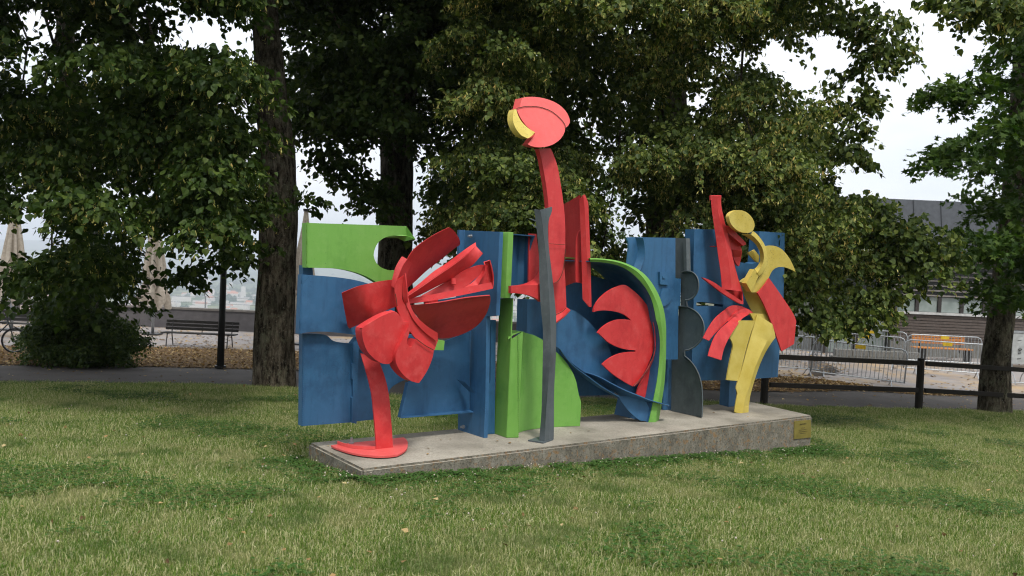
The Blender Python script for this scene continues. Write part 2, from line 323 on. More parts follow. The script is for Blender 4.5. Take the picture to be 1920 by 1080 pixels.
# ---------------------------------------------------------------- ground sheets
def curve_px(lst, off=0):
    P = np.array([gnd(x, y) for x, y in lst]); return P
near_far = [(-900, 706), (-400, 712), (0, 717), (250, 718), (500, 724), (745, 740), (1000, 746), (1300, 751), (1460, 760), (1700, 766), (1920, 771), (2400, 784), (3000, 800)]
path_far = [(-900, 668), (-400, 676), (0, 683), (250, 686), (500, 692), (745, 703), (1000, 713), (1300, 728), (1460, 733), (1640, 733), (1920, 742), (2400, 754), (3000, 766)]
bed_far = [(-900, 634), (-400, 642), (0, 648), (250, 650), (500, 656), (745, 668), (1000, 684), (1300, 700), (1460, 705), (1640, 726), (1920, 741.4), (2400, 753.4), (3000, 765.4)]
cA, cB, cC = [resample(smooth(curve_px(c), closed=False), 90) for c in (near_far, path_far, bed_far)]
def strip(name, a, b, mat, off, rows, jitter=0):
    t = np.linspace(0, 1, rows); G = a[None, :, :2]*(1-t)[:, None, None]+b[None, :, :2]*t[:, None, None]; X = G.reshape(-1, 2)
    z = H(X[:, 0], X[:, 1])+off; V = np.column_stack([X, z]); n = a.shape[0]
    Fc = [(i*n+j, i*n+j+1, (i+1)*n+j+1, (i+1)*n+j) for i in range(rows-1) for j in range(n-1)]
    return tag(mk(name, V, Fc, mat, smooth_=True), kind='structure')
cNear = cA.copy(); cNear[:, 1] = -30; cNear[:, 0] = np.linspace(-45, 45, 90)
wob = rng.normal(0, .03, 90); cA2 = cA.copy(); cA2[:, 1] += np.convolve(wob, [.3, .4, .3], 'same')
strip('lawn', cNear, cA2, LAWN, 0, 140); strip('asphalt_path', cA2, cB, ASPH, -.02, 10); strip('leaf_litter_bed', cB, cC, LITTER, 0, 10)
cD = cC.copy(); cD[:, 1] = np.where(cC[:, 0] < 8, 36.2, 60); cD[:, 0] = np.linspace(-40, 62, 90)
strip('plaza', cC, cD, PLAZA, -.015, 40)
X, Y = np.meshgrid(np.linspace(-140, 140, 60), np.linspace(-120, 36.6, 60)); V = np.column_stack([X.ravel(), Y.ravel(), H(X.ravel(), Y.ravel())-.15])
gridF = lambda a, b: [(i*b+j, i*b+j+1, (i+1)*b+j+1, (i+1)*b+j) for i in range(a-1) for j in range(b-1)]
tag(mk('ground', V, gridF(60, 60), SOIL, smooth_=True), kind='structure')
X, Y = np.meshgrid(np.linspace(6, 140, 20), np.linspace(36.7, 110, 20)); V = np.column_stack([X.ravel(), Y.ravel(), H(X.ravel(), Y.ravel())-.15])
tag(mk('ground_terrace', V, gridF(20, 20), SOIL, smooth_=True), kind='structure')
# valley and hills
def fbm(x, y, s, o=5, seed=0):
    r = np.random.default_rng(seed); z = np.zeros_like(x); a = 1
    for k in range(o):
        for _ in range(3):
            th = r.uniform(0, 2*math.pi); ph = r.uniform(0, 6.28); z += a*np.sin((x*math.cos(th)+y*math.sin(th))/s*2*math.pi+ph)
        a *= .55; s *= .5
    return z/3
def VH(x, y):
    z = np.interp(y, [36, 45, 120, 450, 900, 5200, 7500, 9500, 12500], [-3.5, -9, -45, -120, -150, -150, -95, 10, 60])
    k = np.clip((y-450)/2500, 0, 1); k2 = np.clip((y-5000)/3500, 0, 1)
    return z+fbm(x, y, 900, 5, 3)*6*k + fbm(x, y, 5200, 5, 5)*42*k2
yy = np.concatenate([np.linspace(37, 450, 20), np.linspace(500, 6000, 70), np.linspace(6100, 12500, 60)])
Yg = np.repeat(yy, 110); Xg = np.tile(np.linspace(-1, 1, 110), len(yy))*(200+Yg*.85)
mm = Mt('valley_land'); a1, a2, a3 = mm.noise(.0035, 6, .65), mm.noise(.012, 6, .7), mm.noise(.03, 5, .7)
k = mm.ramp(a1, [(.42, (.028, .05, .026)), (.5, (.06, .09, .03)), (.58, (.16, .17, .08)), (.63, (.04, .07, .03))]); k = mm.mix(mm.ramp(a2, [(.5, (0, 0, 0)), (.6, (.7,)*3)]), k, (.03, .055, .028))
mm.base(mm.mix(mm.ramp(a3, [(.6, (0, 0, 0)), (.68, (.5,)*3)]), k, (.25, .22, .2)), .95, .1); VAL = mm.m
tag(mk('valley', np.column_stack([Xg, Yg, VH(Xg, Yg)]), gridF(len(yy), 110), VAL, smooth_=True), kind='structure')
# ---------------------------------------------------------------- plinth with plaque
PL = thing('concrete_plinth', UV(PLEN/2, .63, -.8), 'long low weathered concrete plinth with orange lichen under the painted sculpture', 'plinth')
zb = -1.1; VB = 1.262; X, Y, Z = 90, 18, 12
def slab():
    import bmesh
    bm = bmesh.new(); vs = [bm.verts.new(UV(u, v, z)) for z in (zb, ZT) for u, v in ((0, 0), (PLEN, 0), (PLEN+.2, VB), (.03, VB))]
    for f in ((3, 2, 1, 0), (4, 5, 6, 7), (0, 1, 5, 4), (1, 2, 6, 5), (2, 3, 7, 6), (3, 0, 4, 7)): bm.faces.new([vs[i] for i in f])
    te = [e for e in bm.edges if all(v.co.z > -.5 for v in e.verts)]+[e for e in bm.edges if abs(e.verts[0].co.z-e.verts[1].co.z) > .3]
    bmesh.ops.bevel(bm, geom=te, offset=.022, segments=2, affect='EDGES')
    me = bpy.data.meshes.new('slab'); bm.to_mesh(me); bm.free(); o = bpy.data.objects.new('slab', me); col.objects.link(o); o.parent = PL
    me.materials.append(CONC); me.transform(Matrix.Translation(-PL.location)); return o
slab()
pc = [onv(*px_of('G', x, y), -.012) for x, y in ((899, 828), (1010, 818), (1010, 937), (897, 949))]
plq = plate('plaque', pc, .012, BRASS, PL, sm=False, bevel=.002)
def text(s, size, cx, cy, parent, mat, ex, ey, org, nrm, name='lettering'):
    cu = bpy.data.curves.new(name, 'FONT'); cu.body = s; cu.size = size; cu.align_x = 'CENTER'; cu.extrude = .0005
    t = bpy.data.objects.new('tmp', cu); col.objects.link(t); bpy.context.view_layer.update()
    me = bpy.data.meshes.new_from_object(t.evaluated_get(bpy.context.evaluated_depsgraph_get())); bpy.data.objects.remove(t)
    Mx = Matrix(((ex[0], ey[0], nrm[0], 0), (ex[1], ey[1], nrm[1], 0), (ex[2], ey[2], nrm[2], 0), (0, 0, 0, 1)))
    p = org+np.array(ex)*cx+np.array(ey)*cy+np.array(nrm)*.001
    me.transform(Matrix.Translation(p) @ Mx); me.materials.clear(); me.materials.append(mat); me.transform(Matrix.Translation(-Vector(root_loc(parent))))
    o = bpy.data.objects.new(name, me); col.objects.link(o); o.parent = parent; return o
pcc = sum(pc)/4; pcc = pcc-N*.001
hgt = abs(pc[0][2]-pc[3][2]); 
text('- SIAMOINO -', .030, 0, .065, plq, INK, U, ZZ, pcc, -N)
# small illegible engraved lines: kept as short unreadable strokes
for k, (wd, y) in enumerate(((.085, .024), (.165, -.002), (.185, -.028), (.12, -.052))):
    m_ = MB(); x = -wd/2
    while x < wd/2:
        l = random.uniform(.004, .012); p0 = pcc+U*x+ZZ*(y+random.uniform(-.002, .002))-N*.0016; m_.tube([p0, p0+U*l], .0022, 4); x += l+random.uniform(.002, .006)
    m_.build('engraved_line', INK, plq)
# ---------------------------------------------------------------- the sculpture
SC = thing('metal_sculpture', UV(3.4, .7), 'tall abstract sculpture of bent steel plates painted red, blue, green, yellow and grey', 'sculpture')
def P_(name, z, lst, th, mat, v=None, u=None, parent=None, dirn=None, **k): return plate(name, pts(z, lst, v, u), th, mat, parent or SC, dirn=(U if (u is not None and dirn is None) else dirn), **k)
# --- upper left green panel
g1 = P_('green_panel', 'A', [(150, 80), (1000, 108), (1005, 186), (930, 184), (860, 192), (800, 214), (755, 255), (730, 310), (724, 360), (742, 412), (780, 452), (830, 474), (890, 484), (906, 482), (868, 655), (845, 650), (800, 615), (745, 580), (650, 527), (540, 490), (420, 468), (280, 461), (152, 458)], .09, GREEN, v=.92)
P_('green_hook', 'A', [(999, 108, .92), (1071, 212, .74), (1004, 187, .92)], .02, GREEN, v=.9, parent=None, sm=False)
sheet('green_hook_underside', [pts('A', [(830, 200, .93), (930, 186, .92), (1004, 188, .9), (1071, 212, .74)]), pts('A', [(830, 204, .98), (930, 206, 1.0), (985, 236, .95), (1068, 216, .76)])], .01, GREEN, SC)
# --- left blue panels
P_('blue_post', 'A', [(125, 440), (205, 440), (215, 560), (130, 560)], .1, BLUE, v=1.05, sm=False)
P_('blue_panel', 'A', [(112, 517), (230, 524), (400, 538), (560, 562), (690, 597), (820, 650), (900, 720), (900, 900), (700, 1010), (590, 1030), (545, 1022), (430, 1008), (300, 998), (180, 1003), (92, 1018)], .085, BLUE, v=.88)
P_('blue_panel', 'B', [(98, 96), (238, 98), (272, 112), (300, 137), (350, 152), (438, 160), (438, 690), (92, 716)], .085, BLUE, v=.95)
P_('blue_flange', 'B', [(440, 158), (472, 118), (500, 118), (492, 190), (478, 195), (463, 700), (430, 694), (431, 525), (440, 520), (440, 402), (431, 398), (432, 298), (441, 290)], .1, BLUE, v=.91, sm=False)
P_('blue_panel', 'B', [(470, 100), (1000, 100), (1000, 382), (890, 385), (790, 405), (735, 430), (700, 455), (681, 485), (676, 530), (655, 664), (462, 684)], .06, BLUE, v=1.18)
# --- trapezoid and the tall blue post
P_('blue_panel', 'B', [(818, 424), (880, 330), (985, 190), (1060, 142), (1130, 118), (1232, 60), (1226, 612), (768, 655)], .03, BLUE, v=.98, sm=False)
sheet('blue_ledge', [pts('B', [(762, 660), (1252, 622)], v=.90), pts('B', [(768, 652), (1226, 608)], v=.99)], .012, BLUE, SC, n=2, m=1, sm=False)
P_('blue_edge_strip', 'B', [(812, 424), (824, 424), (772, 658), (758, 660)], .06, BLUE, v=.93, sm=False)
pb, pf_ = UV(1.83, 1.2), UV(1.83, .68)
topb, topf = onu(*px_of('A', 1450, 141), 1.83), onu(*px_of('A', 1785, 156), 1.83)
V = np.array([pb, pf_, onu(*px_of('B', 1332, 560), 1.83), onu(*px_of('A', 1675, 870), 1.83), onu(*px_of('A', 1755, 862), 1.83), topf, topb])
plate('blue_post_plate', V, .05, BLUE, SC, dirn=U, sm=False)
P_('blue_post_strip', 'A', [(1446, 140), (1492, 140), (1470, 900), (1428, 900)], .04, BLUE, v=1.02, sm=False)
P_('blue_fin', 'B', [(1144, 403, .93), (1196, 420, .86), (1268, 495, .70), (1228, 485, .9)], .012, BLUE, v=.8, sm=False)
P_('blue_strip', 'E', [(40, 0), (124, 0), (114, 885), (34, 888)], .04, BLUE, v=.82, sm=False, holes=[pts('E', [(52, 32), (82, 32), (82, 468), (72, 500), (47, 520)], v=.82)])
def bolt(px, py, v=None, u=None, r=.017, parent=None):
    c = onv(px, py, v) if u is None else onu(px, py, u); d = -N if u is None else -U
    MB().tube([c, c+d*.02], r*1.25, 6).tube([c+d*.02, c+d*.045], r*.8, 10).build('bolt', STEEL, parent or SC)
bolt(884, 443, u=1.80); bolt(870, 800, u=1.80)
# --- tall green beam in the middle and the curved green sheet
def zat(u, v, py):                                # height at which the upright line through (u, v) passes the mark py
    a, b = -1.0, 6.0
    for _ in range(40):
        m = (a+b)/2; q = UV(u, v, m)-CAM; y = 540-FPX*(q@up)/(q@fw)
        if y > py: a = m
        else: b = m
    return m
def upright(name, plan, tops, bots, th, mat, **k):
    top = [UV(u, v, zat(u, v, t)) for (u, v), t in zip(plan, tops)]; bot = [UV(u, v, ZT+.004 if b is None else zat(u, v, b)) for (u, v), b in zip(plan, bots)]
    return sheet(name, [bot, top], th, mat, SC, **k)
Ey = lambda y: 600+y/4.155
pl2 = [UV(2.08, .83), UV(2.07, .58), UV(2.19, .53)]
upright('green_beam_side', [(2.085, .84), (2.07, .58)], [559, 559], [None]*2, .012, GREEN, n=2, m=1, sm=False)
upright('green_beam_back', [(2.075, .585), (2.2, .80)], [559, 562], [None]*2, .012, GREEN, n=2, m=1, sm=False)
def prism(name, plan, ztop, zbot, mat):
    k = len(plan); V = [UV(u, v, zbot) for u, v in plan]+[UV(u, v, ztop) for u, v in plan]
    Fc = [tuple(range(k-1, -1, -1)), tuple(range(k, 2*k))]+[(i, (i+1) % k, (i+1) % k+k, i+k) for i in range(k)]
    return mk(name, V, Fc, mat, SC, bevel=.004)
prism('green_beam_upper', [(1.90, .66), (1.955, .56), (2.02, .555), (2.09, .66), (2.09, .80), (1.90, .80)], zat(1.95, .56, 435), zat(1.95, .56, 559), GREEN)
upright('green_front_strip', [(2.07, .582), (2.19, .532)], [Ey(152), Ey(92)], [None]*2, .012, GREEN, n=2, m=1, sm=False)
plan = [(2.19, .535), (2.24, .64), (2.33, .73), (2.52, .82), (2.77, .86), (2.97, .85), (3.15, .81), (3.31, .76)]
tb = [UV(u, v, ZT+.004) for u, v in plan]
planR = resample(smooth(tb, closed=False), 34)
def e_top(px):                                    # outline of the curved sheet's upper edge
    return np.interp(px, [900+a/4.155 for a in (300, 345, 420, 495, 590, 640, 680, 715, 745, 765, 775)], [Ey(b) for b in (92, 97, 118, 158, 246, 290, 342, 398, 460, 560, 640)])
def px_at(P): q = P-CAM; return 960+FPX*(q@rt)/(q@fw), 540-FPX*(q@up)/(q@fw)
tops = []
for p in planR:
    z = p[2]+1.0
    for _ in range(30):
        q = p.copy(); q[2] = z; x, y = px_at(q); z += (y-e_top(x))*.006
    tops.append(np.array([p[0], p[1], z]))
sheet('green_curved_sheet', [planR, np.array(tops)], .012, GREEN, SC, n=34, m=8, sm=False)
sheet('green_cap', [pts('E', [(222, 148, .56), (255, 118, .6), (300, 98, .64), (345, 95, .68)]), pts('E', [(222, 82, .8), (260, 84, .82), (300, 88, .84), (345, 96, .85)])], .01, GREEN, SC)
# --- blue curved box and the red hook between the green beam and the grey post
sheet('blue_curved_sheet', [pts('D', [(226, 246, .98), (300, 252, 1.06), (360, 256, 1.02), (426, 263, .86)]), pts('D', [(226, 400, .98), (300, 400, 1.08), (350, 400, 1.04), (382, 400, .94)]), pts('D', [(226, 545, .98), (290, 545, 1.08), (345, 545, 1.04), (380, 545, .95)]), pts('D', [(226, 668, .98), (290, 668, 1.08), (345, 668, 1.06), (382, 640, .98)])], .012, BLUE, SC)
sheet('blue_curved_lid', [pts('D', [(226, 244, .98), (426, 260, .86)]), pts('D', [(226, 249, 1.3), (420, 266, 1.3)])], .012, BLUE, SC, n=4, m=1, sm=False)
P_('red_back_plate', 'D', [(382, 240), (440, 243), (470, 520), (465, 620), (378, 620)], .02, RED, v=.93, sm=False)
sheet('red_hook_top', [pts('D', [(243, 650, .55), (330, 638, .55), (395, 612, .56), (440, 568, .58), (464, 516, .6)]), pts('D', [(244, 652, .5), (330, 652, .48), (395, 648, .46), (440, 642, .44), (472, 638, .42)])], .01, RED, SC)
P_('red_hook', 'D', [(243, 650), (472, 638), (472, 772), (440, 748), (380, 722), (310, 708), (243, 706)], .05, RED, v=.43)
P_('blue_box', 'D', [(370, 757), (530, 760), (530, 1100), (360, 1100)], .2, BLUE, v=1.0, sm=False)
# --- grey bent post
gL = pts('D', [(425, 50, .46), (434, 120, .45), (444, 200, .44), (461, 400, .42), (463, 560, .41), (472, 780, .39), (489, 950, .38)])
gL = np.concatenate([gL, pts('E', [(493, 120, .37), (490, 400, .34), (484, 700, .30), (468, 900, .26), (463, 938, .25)])])
gM = pts('D', [(466, 56, .38), (478, 120, .37), (494, 260, .36), (514, 440, .34), (530, 620, .32), (540, 800, .31), (546, 960, .30)])
gM = np.concatenate([gM, pts('E', [(548, 120, .29), (545, 300, .27), (530, 480, .24), (510, 740, .20), (500, 945, .19)])])
gR = pts('D', [(558, 32, .46), (556, 80, .46), (537, 115, .45), (527, 180, .45), (530, 330, .43), (546, 470, .41), (560, 580, .40), (574, 720, .38), (588, 880, .37)])
gR = np.concatenate([gR, pts('E', [(590, 60, .37), (587, 260, .35), (573, 560, .32), (572, 760, .29), (570, 926, .28)])])
sheet('grey_bent_post', [gL, gM, gR], .014, GREY, SC, n=60, m=3, sharp=True)
fp = [at_z(*px_of('E', *q), ZT+.016) for q in ((374, 934), (462, 908), (572, 925), (492, 953))]
plate('grey_foot_plate', fp, .014, GREY, SC, dirn=-ZZ, sm=False, bevel=.002)
for a, b in (((388, 125, .62), (472, 157, .42)), ((404, 170, .62), (482, 222, .42))):
    p = pts('D', [a, b]); MB().tube([p[0], p[1]], [.006, .012], 6).build('grey_spike', GREY, SC)
# --- long red neck, head
nL = pts('C', [(368, 402, .60), (383, 440, .60), (403, 540, .59), (421, 650, .58), (434, 770, .57), (434, 900, .56), (434, 1000, .55)])
nL = np.concatenate([nL, pts('D', [(534, 430, .54), (548, 560, .53), (568, 628, .53)])])
nR = pts('C', [(446, 398, .60), (462, 430, .60), (490, 510, .60), (510, 620, .59), (525, 720, .58), (534, 800, .57), (540, 900, .56), (540, 990, .55)])
nR = np.concatenate([nR, pts('D', [(664, 360, .54), (655, 460, .54), (640, 545, .53), (612, 602, .53), (580, 626, .53)])])
P = np.concatenate([nL, nR[::-1]]); plate('red_neck', P, .07, RED, SC)
P_('red_body', 'D', [(560, 560), (650, 470), (662, 560), (673, 822), (640, 850), (592, 875), (560, 880)], .05, RED, v=.66)
sheet('red_body_flare', [pts('D', [(590, 872, .64), (640, 848, .64), (674, 818, .64)]), pts('D', [(590, 938, .55), (650, 892, .55), (702, 836, .55)])], .02, RED, SC, m=2)
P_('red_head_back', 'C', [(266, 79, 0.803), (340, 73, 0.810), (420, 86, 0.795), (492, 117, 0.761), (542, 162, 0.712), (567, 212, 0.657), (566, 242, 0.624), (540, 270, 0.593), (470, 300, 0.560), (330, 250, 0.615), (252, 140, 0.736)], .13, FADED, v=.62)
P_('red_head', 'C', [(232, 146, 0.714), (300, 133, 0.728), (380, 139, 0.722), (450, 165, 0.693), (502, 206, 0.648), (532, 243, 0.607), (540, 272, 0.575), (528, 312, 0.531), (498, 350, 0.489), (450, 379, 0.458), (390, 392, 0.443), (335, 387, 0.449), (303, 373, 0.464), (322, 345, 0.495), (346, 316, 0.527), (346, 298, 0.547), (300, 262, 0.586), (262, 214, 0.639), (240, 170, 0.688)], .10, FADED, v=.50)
P_('yellow_crescent', 'C', [(218, 152, 0.632), (231, 153, 0.631), (241, 190, 0.591), (265, 232, 0.544), (302, 268, 0.505), (347, 296, 0.474), (330, 318, 0.450), (303, 336, 0.430), (266, 320, 0.448), (232, 281, 0.490), (211, 232, 0.544), (209, 190, 0.591)], .10, YELLOW, v=.46)
# --- red wing right of the neck
P_('red_wing', 'D', [(640, 20, 1.25), (700, -10, 1.06), (782, -60, .80), (800, 632, .78), (770, 620, .86), (735, 624, .96), (690, 640, 1.08), (650, 660, 1.2)], .02, RED, v=.86)
P_('red_wing_rib', 'D', [(782, 215, .80), (765, 240, .8), (750, 330, .8), (746, 620, .8), (798, 626, .78)], .02, RED, v=.8)
sheet('red_wing_flange', [pts('D', [(778, -22, .74), (781, 60, .74), (791, 400, .73), (799, 752, .72)]), pts('D', [(800, -55, .70), (812, 60, .69), (828, 400, .68), (848, 812, .67)]), pts('D', [(812, -62, .74), (838, 0, .73), (853, 400, .72), (863, 812, .71)])], .02, RED, SC, sharp=True, m=2)
# --- green arch with dark blue lining, blue disc, red hand
outer = [(858, 436), (960, 440), (1080, 458), (1180, 494), (1262, 545), (1330, 618), (1390, 722), (1430, 840), (1446, 960), ('E', 1447, 120), ('E', 1445, 300), ('E', 1435, 480), ('E', 1412, 640), ('E', 1390, 790)]
ridge = [(858, 446), (960, 449), (1080, 470), (1175, 508), (1250, 565), (1305, 640), (1358, 740), (1395, 850), (1410, 960), ('E', 1418, 120), ('E', 1418, 300), ('E', 1408, 480), ('E', 1385, 640), ('E', 1365, 792)]
inner = [(860, 458), (980, 466), (1080, 488), (1160, 530), (1230, 592), (1290, 664), (1332, 745), (1357, 835), (1372, 920), ('E', 1385, 40), ('E', 1402, 180), ('E', 1385, 420), ('E', 1350, 620), ('E', 1312, 797)]
aO, aR_, aI = pts('D', outer, .66), pts('D', ridge, .575), pts('D', inner, .60)
for A in (aO, aR_, aI): A[-1][2] = ZT
sheet('green_arch', [aI, aR_, aO], .012, GREEN, SC, n=60, m=2, sharp=True)
aIb = aI+N*.62; sheet('blue_arch_lining', [aI+N*.006, aIb], .012, BLUE, SC, n=60, m=3)
aOb = aO+N*.55; sheet('green_arch_back', [aO, aOb], .012, GREEN, SC, n=60, m=3)
P_('blue_back_panel', 'P', [(1046, 560), (1062, 536), (1108, 516), (1138, 525), (1180, 545), (1240, 620), (1232, 700), (1152, 722), (1151, 741), (1084, 742), (1046, 742)], .05, BLUE, v=1.16, sm=False)
P_('blue_disc', 'D', [(575, 945), (640, 880), (690, 825), (760, 856), (850, 930), (925, 1015), ('E', 985, 170), ('E', 1028, 290), ('E', 1046, 400), ('E', 1050, 470), ('E', 1000, 490), ('E', 920, 475), ('E', 850, 432), ('E', 780, 385), ('E', 700, 320), ('E', 625, 228), ('E', 560, 200)], .02, BLUE, v=.86)
sheet('blue_shelf', [pts('N', [(190, 90, .80), (260, 190, .78), (350, 290, .76), (500, 400, .73), (650, 510, .70), (870, 640, .66)]), pts('N', [(180, 100, .87), (240, 200, .87), (340, 320, .87), (490, 440, .87), (640, 540, .86), (860, 655, .82)])], .008, BLUE, SC)
sheet('blue_shelf', [pts('N', [(495, 362, .74), (640, 410, .70), (800, 495, .66), (950, 570, .62), (1100, 630, .58), (1250, 688, .54), (1455, 742, .48)]), pts('N', [(480, 372, .86), (640, 470, .86), (800, 570, .85), (950, 660, .82), (1100, 700, .72), (1250, 708, .66), (1450, 750, .6)])], .01, BLUE, SC)
sheet('blue_brace', [pts('N', [(860, 635, .78), (910, 720, .74), (1000, 825, .70), (1112, 918, .66)]), pts('N', [(1100, 640, .66), (1180, 700, .64), (1225, 800, .63), (1215, 930, .62)])], .01, BLUE, SC)
P_('red_hand', 'M', [(437, 630), (455, 560), (520, 465), (620, 385), (715, 340), (790, 325), (860, 368), (960, 455), (1050, 570), (1105, 660), (1138, 730), (1150, 800), (1140, 940), (1105, 1080), ('N', 1230, 220), ('N', 1160, 370), ('N', 1032, 524), ('N', 900, 450), ('N', 780, 365), ('N', 680, 268), ('N', 760, 200), ('N', 860, 150), ('N', 960, 127), ('N', 1062, 122), ('N', 1062, 101), ('N', 960, 95), ('N', 840, 60), ('N', 740, 5), ('M', 560, 930), ('M', 485, 862), ('M', 560, 785), ('M', 660, 730), ('M', 760, 712), ('M', 858, 722), ('M', 790, 665), ('M', 720, 635), ('M', 630, 617), ('M', 530, 612)], .025, RED, v=.70)
sheet('red_hand_rib', [pts('M', [(1105, 742, .66), (1125, 840, .655), (1128, 940, .65)]).tolist()+pts('N', [(1286, 100, .65), (1250, 220, .65), (1170, 370, .65), (1045, 515, .66)]).tolist(), pts('M', [(1112, 746, .70), (1136, 840, .70), (1139, 940, .70)]).tolist()+pts('N', [(1298, 100, .70), (1262, 230, .70), (1180, 385, .70), (1048, 524, .70)]).tolist()], .008, RED, SC)
P_('red_hand_sheet', 'N', [(1290, -10), (1340, -10), (1355, 100), (1350, 240), (1320, 420), (1270, 580), (1240, 684), (1075, 612), (1100, 530), (1140, 450), (1230, 260)], .02, RED, v=.74)
P_('blue_box', 'N', [(850, 440), (1100, 540), (1070, 620), (1010, 600), (848, 600)], .1, BLUE, v=.84, sm=False)
# --- blue wave panel with square and quarter disc
sheet('blue_wave', [pts('F', [(57, 412, 1.0), (75, 470, 1.0), (72, 550, 1.0), (62, 640, 1.0)]), pts('F', [(130, 408, 1.06), (148, 470, 1.06), (146, 560, 1.06), (110, 660, 1.06)]), pts('F', [(198, 412, .96), (214, 500, .96), (208, 590, .96), (176, 680, .96)])], .02, BLUE, SC, m=6)
P_('blue_panel', 'F', [(200, 410), (460, 415), (460, 742), (505, 745), (500, 965), (484, 968), ('G', 112, 410), ('G', 30, 412), ('F', 250, 1000), ('F', 120, 760), ('F', 176, 680), (208, 590), (214, 500)], .12, BLUE, v=.97)
P_('blue_square', 'F', [(336, 690), (410, 695), (408, 797), (338, 792)], .03, BLUE, v=.935, sm=False)
P_('blue_square_boss', 'F', [(358, 725), (378, 726), (377, 744), (357, 743)], .01, BLUE, v=.925, sm=False)
P_('blue_quarter_disc', 'F', [(360, 822), (446, 826), (446, 862), (428, 915), (398, 952), (352, 974), (320, 974), (340, 880)], .02, BLUE, v=.945)
P_('blue_foot', 'G', [(10, 415), (72, 415), (72, 752), (14, 750)], .03, BLUE, v=1.18, sm=False)
# --- grey scalloped plate at right angles to the plinth edge
P_('grey_scalloped_plate', 'F', [(457, 416), (526, 417), (530, 560), (536, 690), (576, 694), (615, 725), (634, 775), (632, 830), (608, 880), (570, 912), (545, 925), (552, 965), ('G', 180, 62), ('G', 238, 96), ('G', 274, 150), ('G', 284, 205), ('G', 276, 260), ('G', 240, 308), ('G', 195, 338), ('G', 155, 347), ('G', 152, 366), ('G', 160, 394), ('G', 200, 430), ('G', 238, 490), ('G', 262, 560), ('G', 272, 650), ('G', 268, 800), ('G', 66, 758), ('G', 70, 415), ('G', 108, 410), ('G', 118, 52), ('F', 505, 965), ('F', 505, 740), ('F', 458, 738)], .03, GREY, u=5.28)
P_('grey_strip', 'F', [(520, 417), (546, 417), (552, 690), (530, 690)], .08, GREY, u=5.26, sm=False)
sheet('grey_rim', [pts('F', [(510, 690), (550, 682), (600, 692), (636, 730), (650, 785), (644, 840), (615, 892), (575, 918), (540, 922)], u=5.22), pts('F', [(510, 700), (550, 692), (596, 702), (626, 738), (638, 785), (632, 835), (606, 880), (572, 905), (540, 912)], u=5.30)], .012, GREY, SC)
sheet('grey_rim', [pts('G', [(160, 348), (156, 385), (205, 428), (245, 490), (268, 560), (277, 650), (274, 800)], u=5.23), pts('G', [(150, 350), (150, 388), (198, 432), (236, 490), (260, 560), (268, 650), (266, 802)], u=5.31)], .012, GREY, SC)
sheet('grey_rim', [pts('G', [(125, 50), (185, 58), (243, 92), (281, 148), (290, 205), (281, 262), (243, 312), (195, 344), (158, 352)], u=5.24), pts('G', [(125, 58), (180, 66), (234, 98), (270, 150), (279, 205), (270, 258), (236, 304), (192, 334), (158, 343)], u=5.31)], .012, GREY, SC)
# --- right blue box panel with notch and slot
P_('blue_panel', 'F', [(615, 344), (830, 346), (905, 450), (985, 612), (1075, 628), (1122, 612), (1132, 480), (1138, 362), (1225, 368), (1345, 374), (1342, 650), (1336, 900), ('G', 785, 530), ('G', 640, 540), ('G', 400, 552), ('G', 202, 552), ('F', 608, 940), ('F', 606, 600)], .17, BLUE, v=.96, sm=False,
   holes=[pts('F', [(630, 938), (690, 935), (765, 945), (850, 957), (845, 977), (765, 966), (690, 968), (630, 972)], v=.96)])
P_('blue_box', 'F', [(1140, 362), (1225, 366), (1232, 500), (1130, 560)], .02, BLUE, v=.93, sm=False)
prism('blue_foot', [(6.40, 1.0), (6.56, 1.0), (6.58, 1.17), (6.44, 1.2)], zat(6.4, 1.0, px_of('G', 440, 540)[1]), ZT, BLUE)
# --- red figure at the right
sheet('red_beam', [pts('F', [(748, 76, .80), (749, 120, .80), (757, 210, .79), (782, 380, .77), (806, 560, .75), (826, 700, .73), (836, 830, .72)]), pts('F', [(795, 76, .74), (795, 130, .74), (803, 210, .73), (850, 400, .70), (886, 600, .67), (905, 760, .65), (910, 838, .64)]), pts('F', [(828, 72, .80), (826, 150, .80), (850, 270, .79), (884, 410, .77), (920, 580, .74), (962, 740, .72), (1000, 852, .70)])], .02, RED, SC, m=2, sharp=True)
P_('red_beam_cap', 'F', [(750, 70, .80), (828, 70, .80), (826, 90, .78), (795, 80, .74), (750, 110, .79)], .03, RED, v=.78, sm=False)
P_('red_ear', 'F', [(866, 315), (905, 326), (970, 390), (1031, 455), (1031, 470), (1010, 479), (940, 420), (882, 372)], .1, RED, v=.76)
P_('red_beam_side', 'F', [(885, 400), (930, 420), (985, 470), (1000, 520), (988, 600), (975, 645), (945, 610), (905, 500)], .03, RED, v=.84)
P_('red_beam_fin', 'F', [(920, 510, .80), (998, 520, .72), (985, 570, .78), (935, 568, .82)], .01, RED, v=.8, sm=False)
P_('red_tick', 'F', [(773, 482), (800, 480), (800, 490), (776, 488)], .08, RED, v=.80, sm=False)
P_('red_spike', 'F', [(679, 736, .66), (760, 768, .64), (860, 835, .6), (1010, 935, .56), (1011, 953, .56), (980, 945, .57), (870, 882, .6), (765, 805, .64)], .03, RED, v=.6)
P_('red_box_back', 'F', [(862, 812), (1003, 850), (1010, 940), (900, 870)], .04, RED, v=.80, sm=False)
P_('red_box_side', 'F', [(975, 845, .84), (1005, 850, .70), (1011, 945, .60), (985, 930, .8)], .02, RED, v=.8, sm=False)
sheet('red_finger', [pts('K', [(98, 832, .52), (150, 730, .56), (220, 630, .62), (300, 560, .68), (380, 505, .74), (470, 505, .78), (550, 540, .78)]), pts('K', [(155, 858, .52), (210, 790, .56), (280, 720, .62), (345, 660, .68), (430, 600, .74), (510, 565, .78), (600, 575, .78)])], .014, RED, SC, m=3)
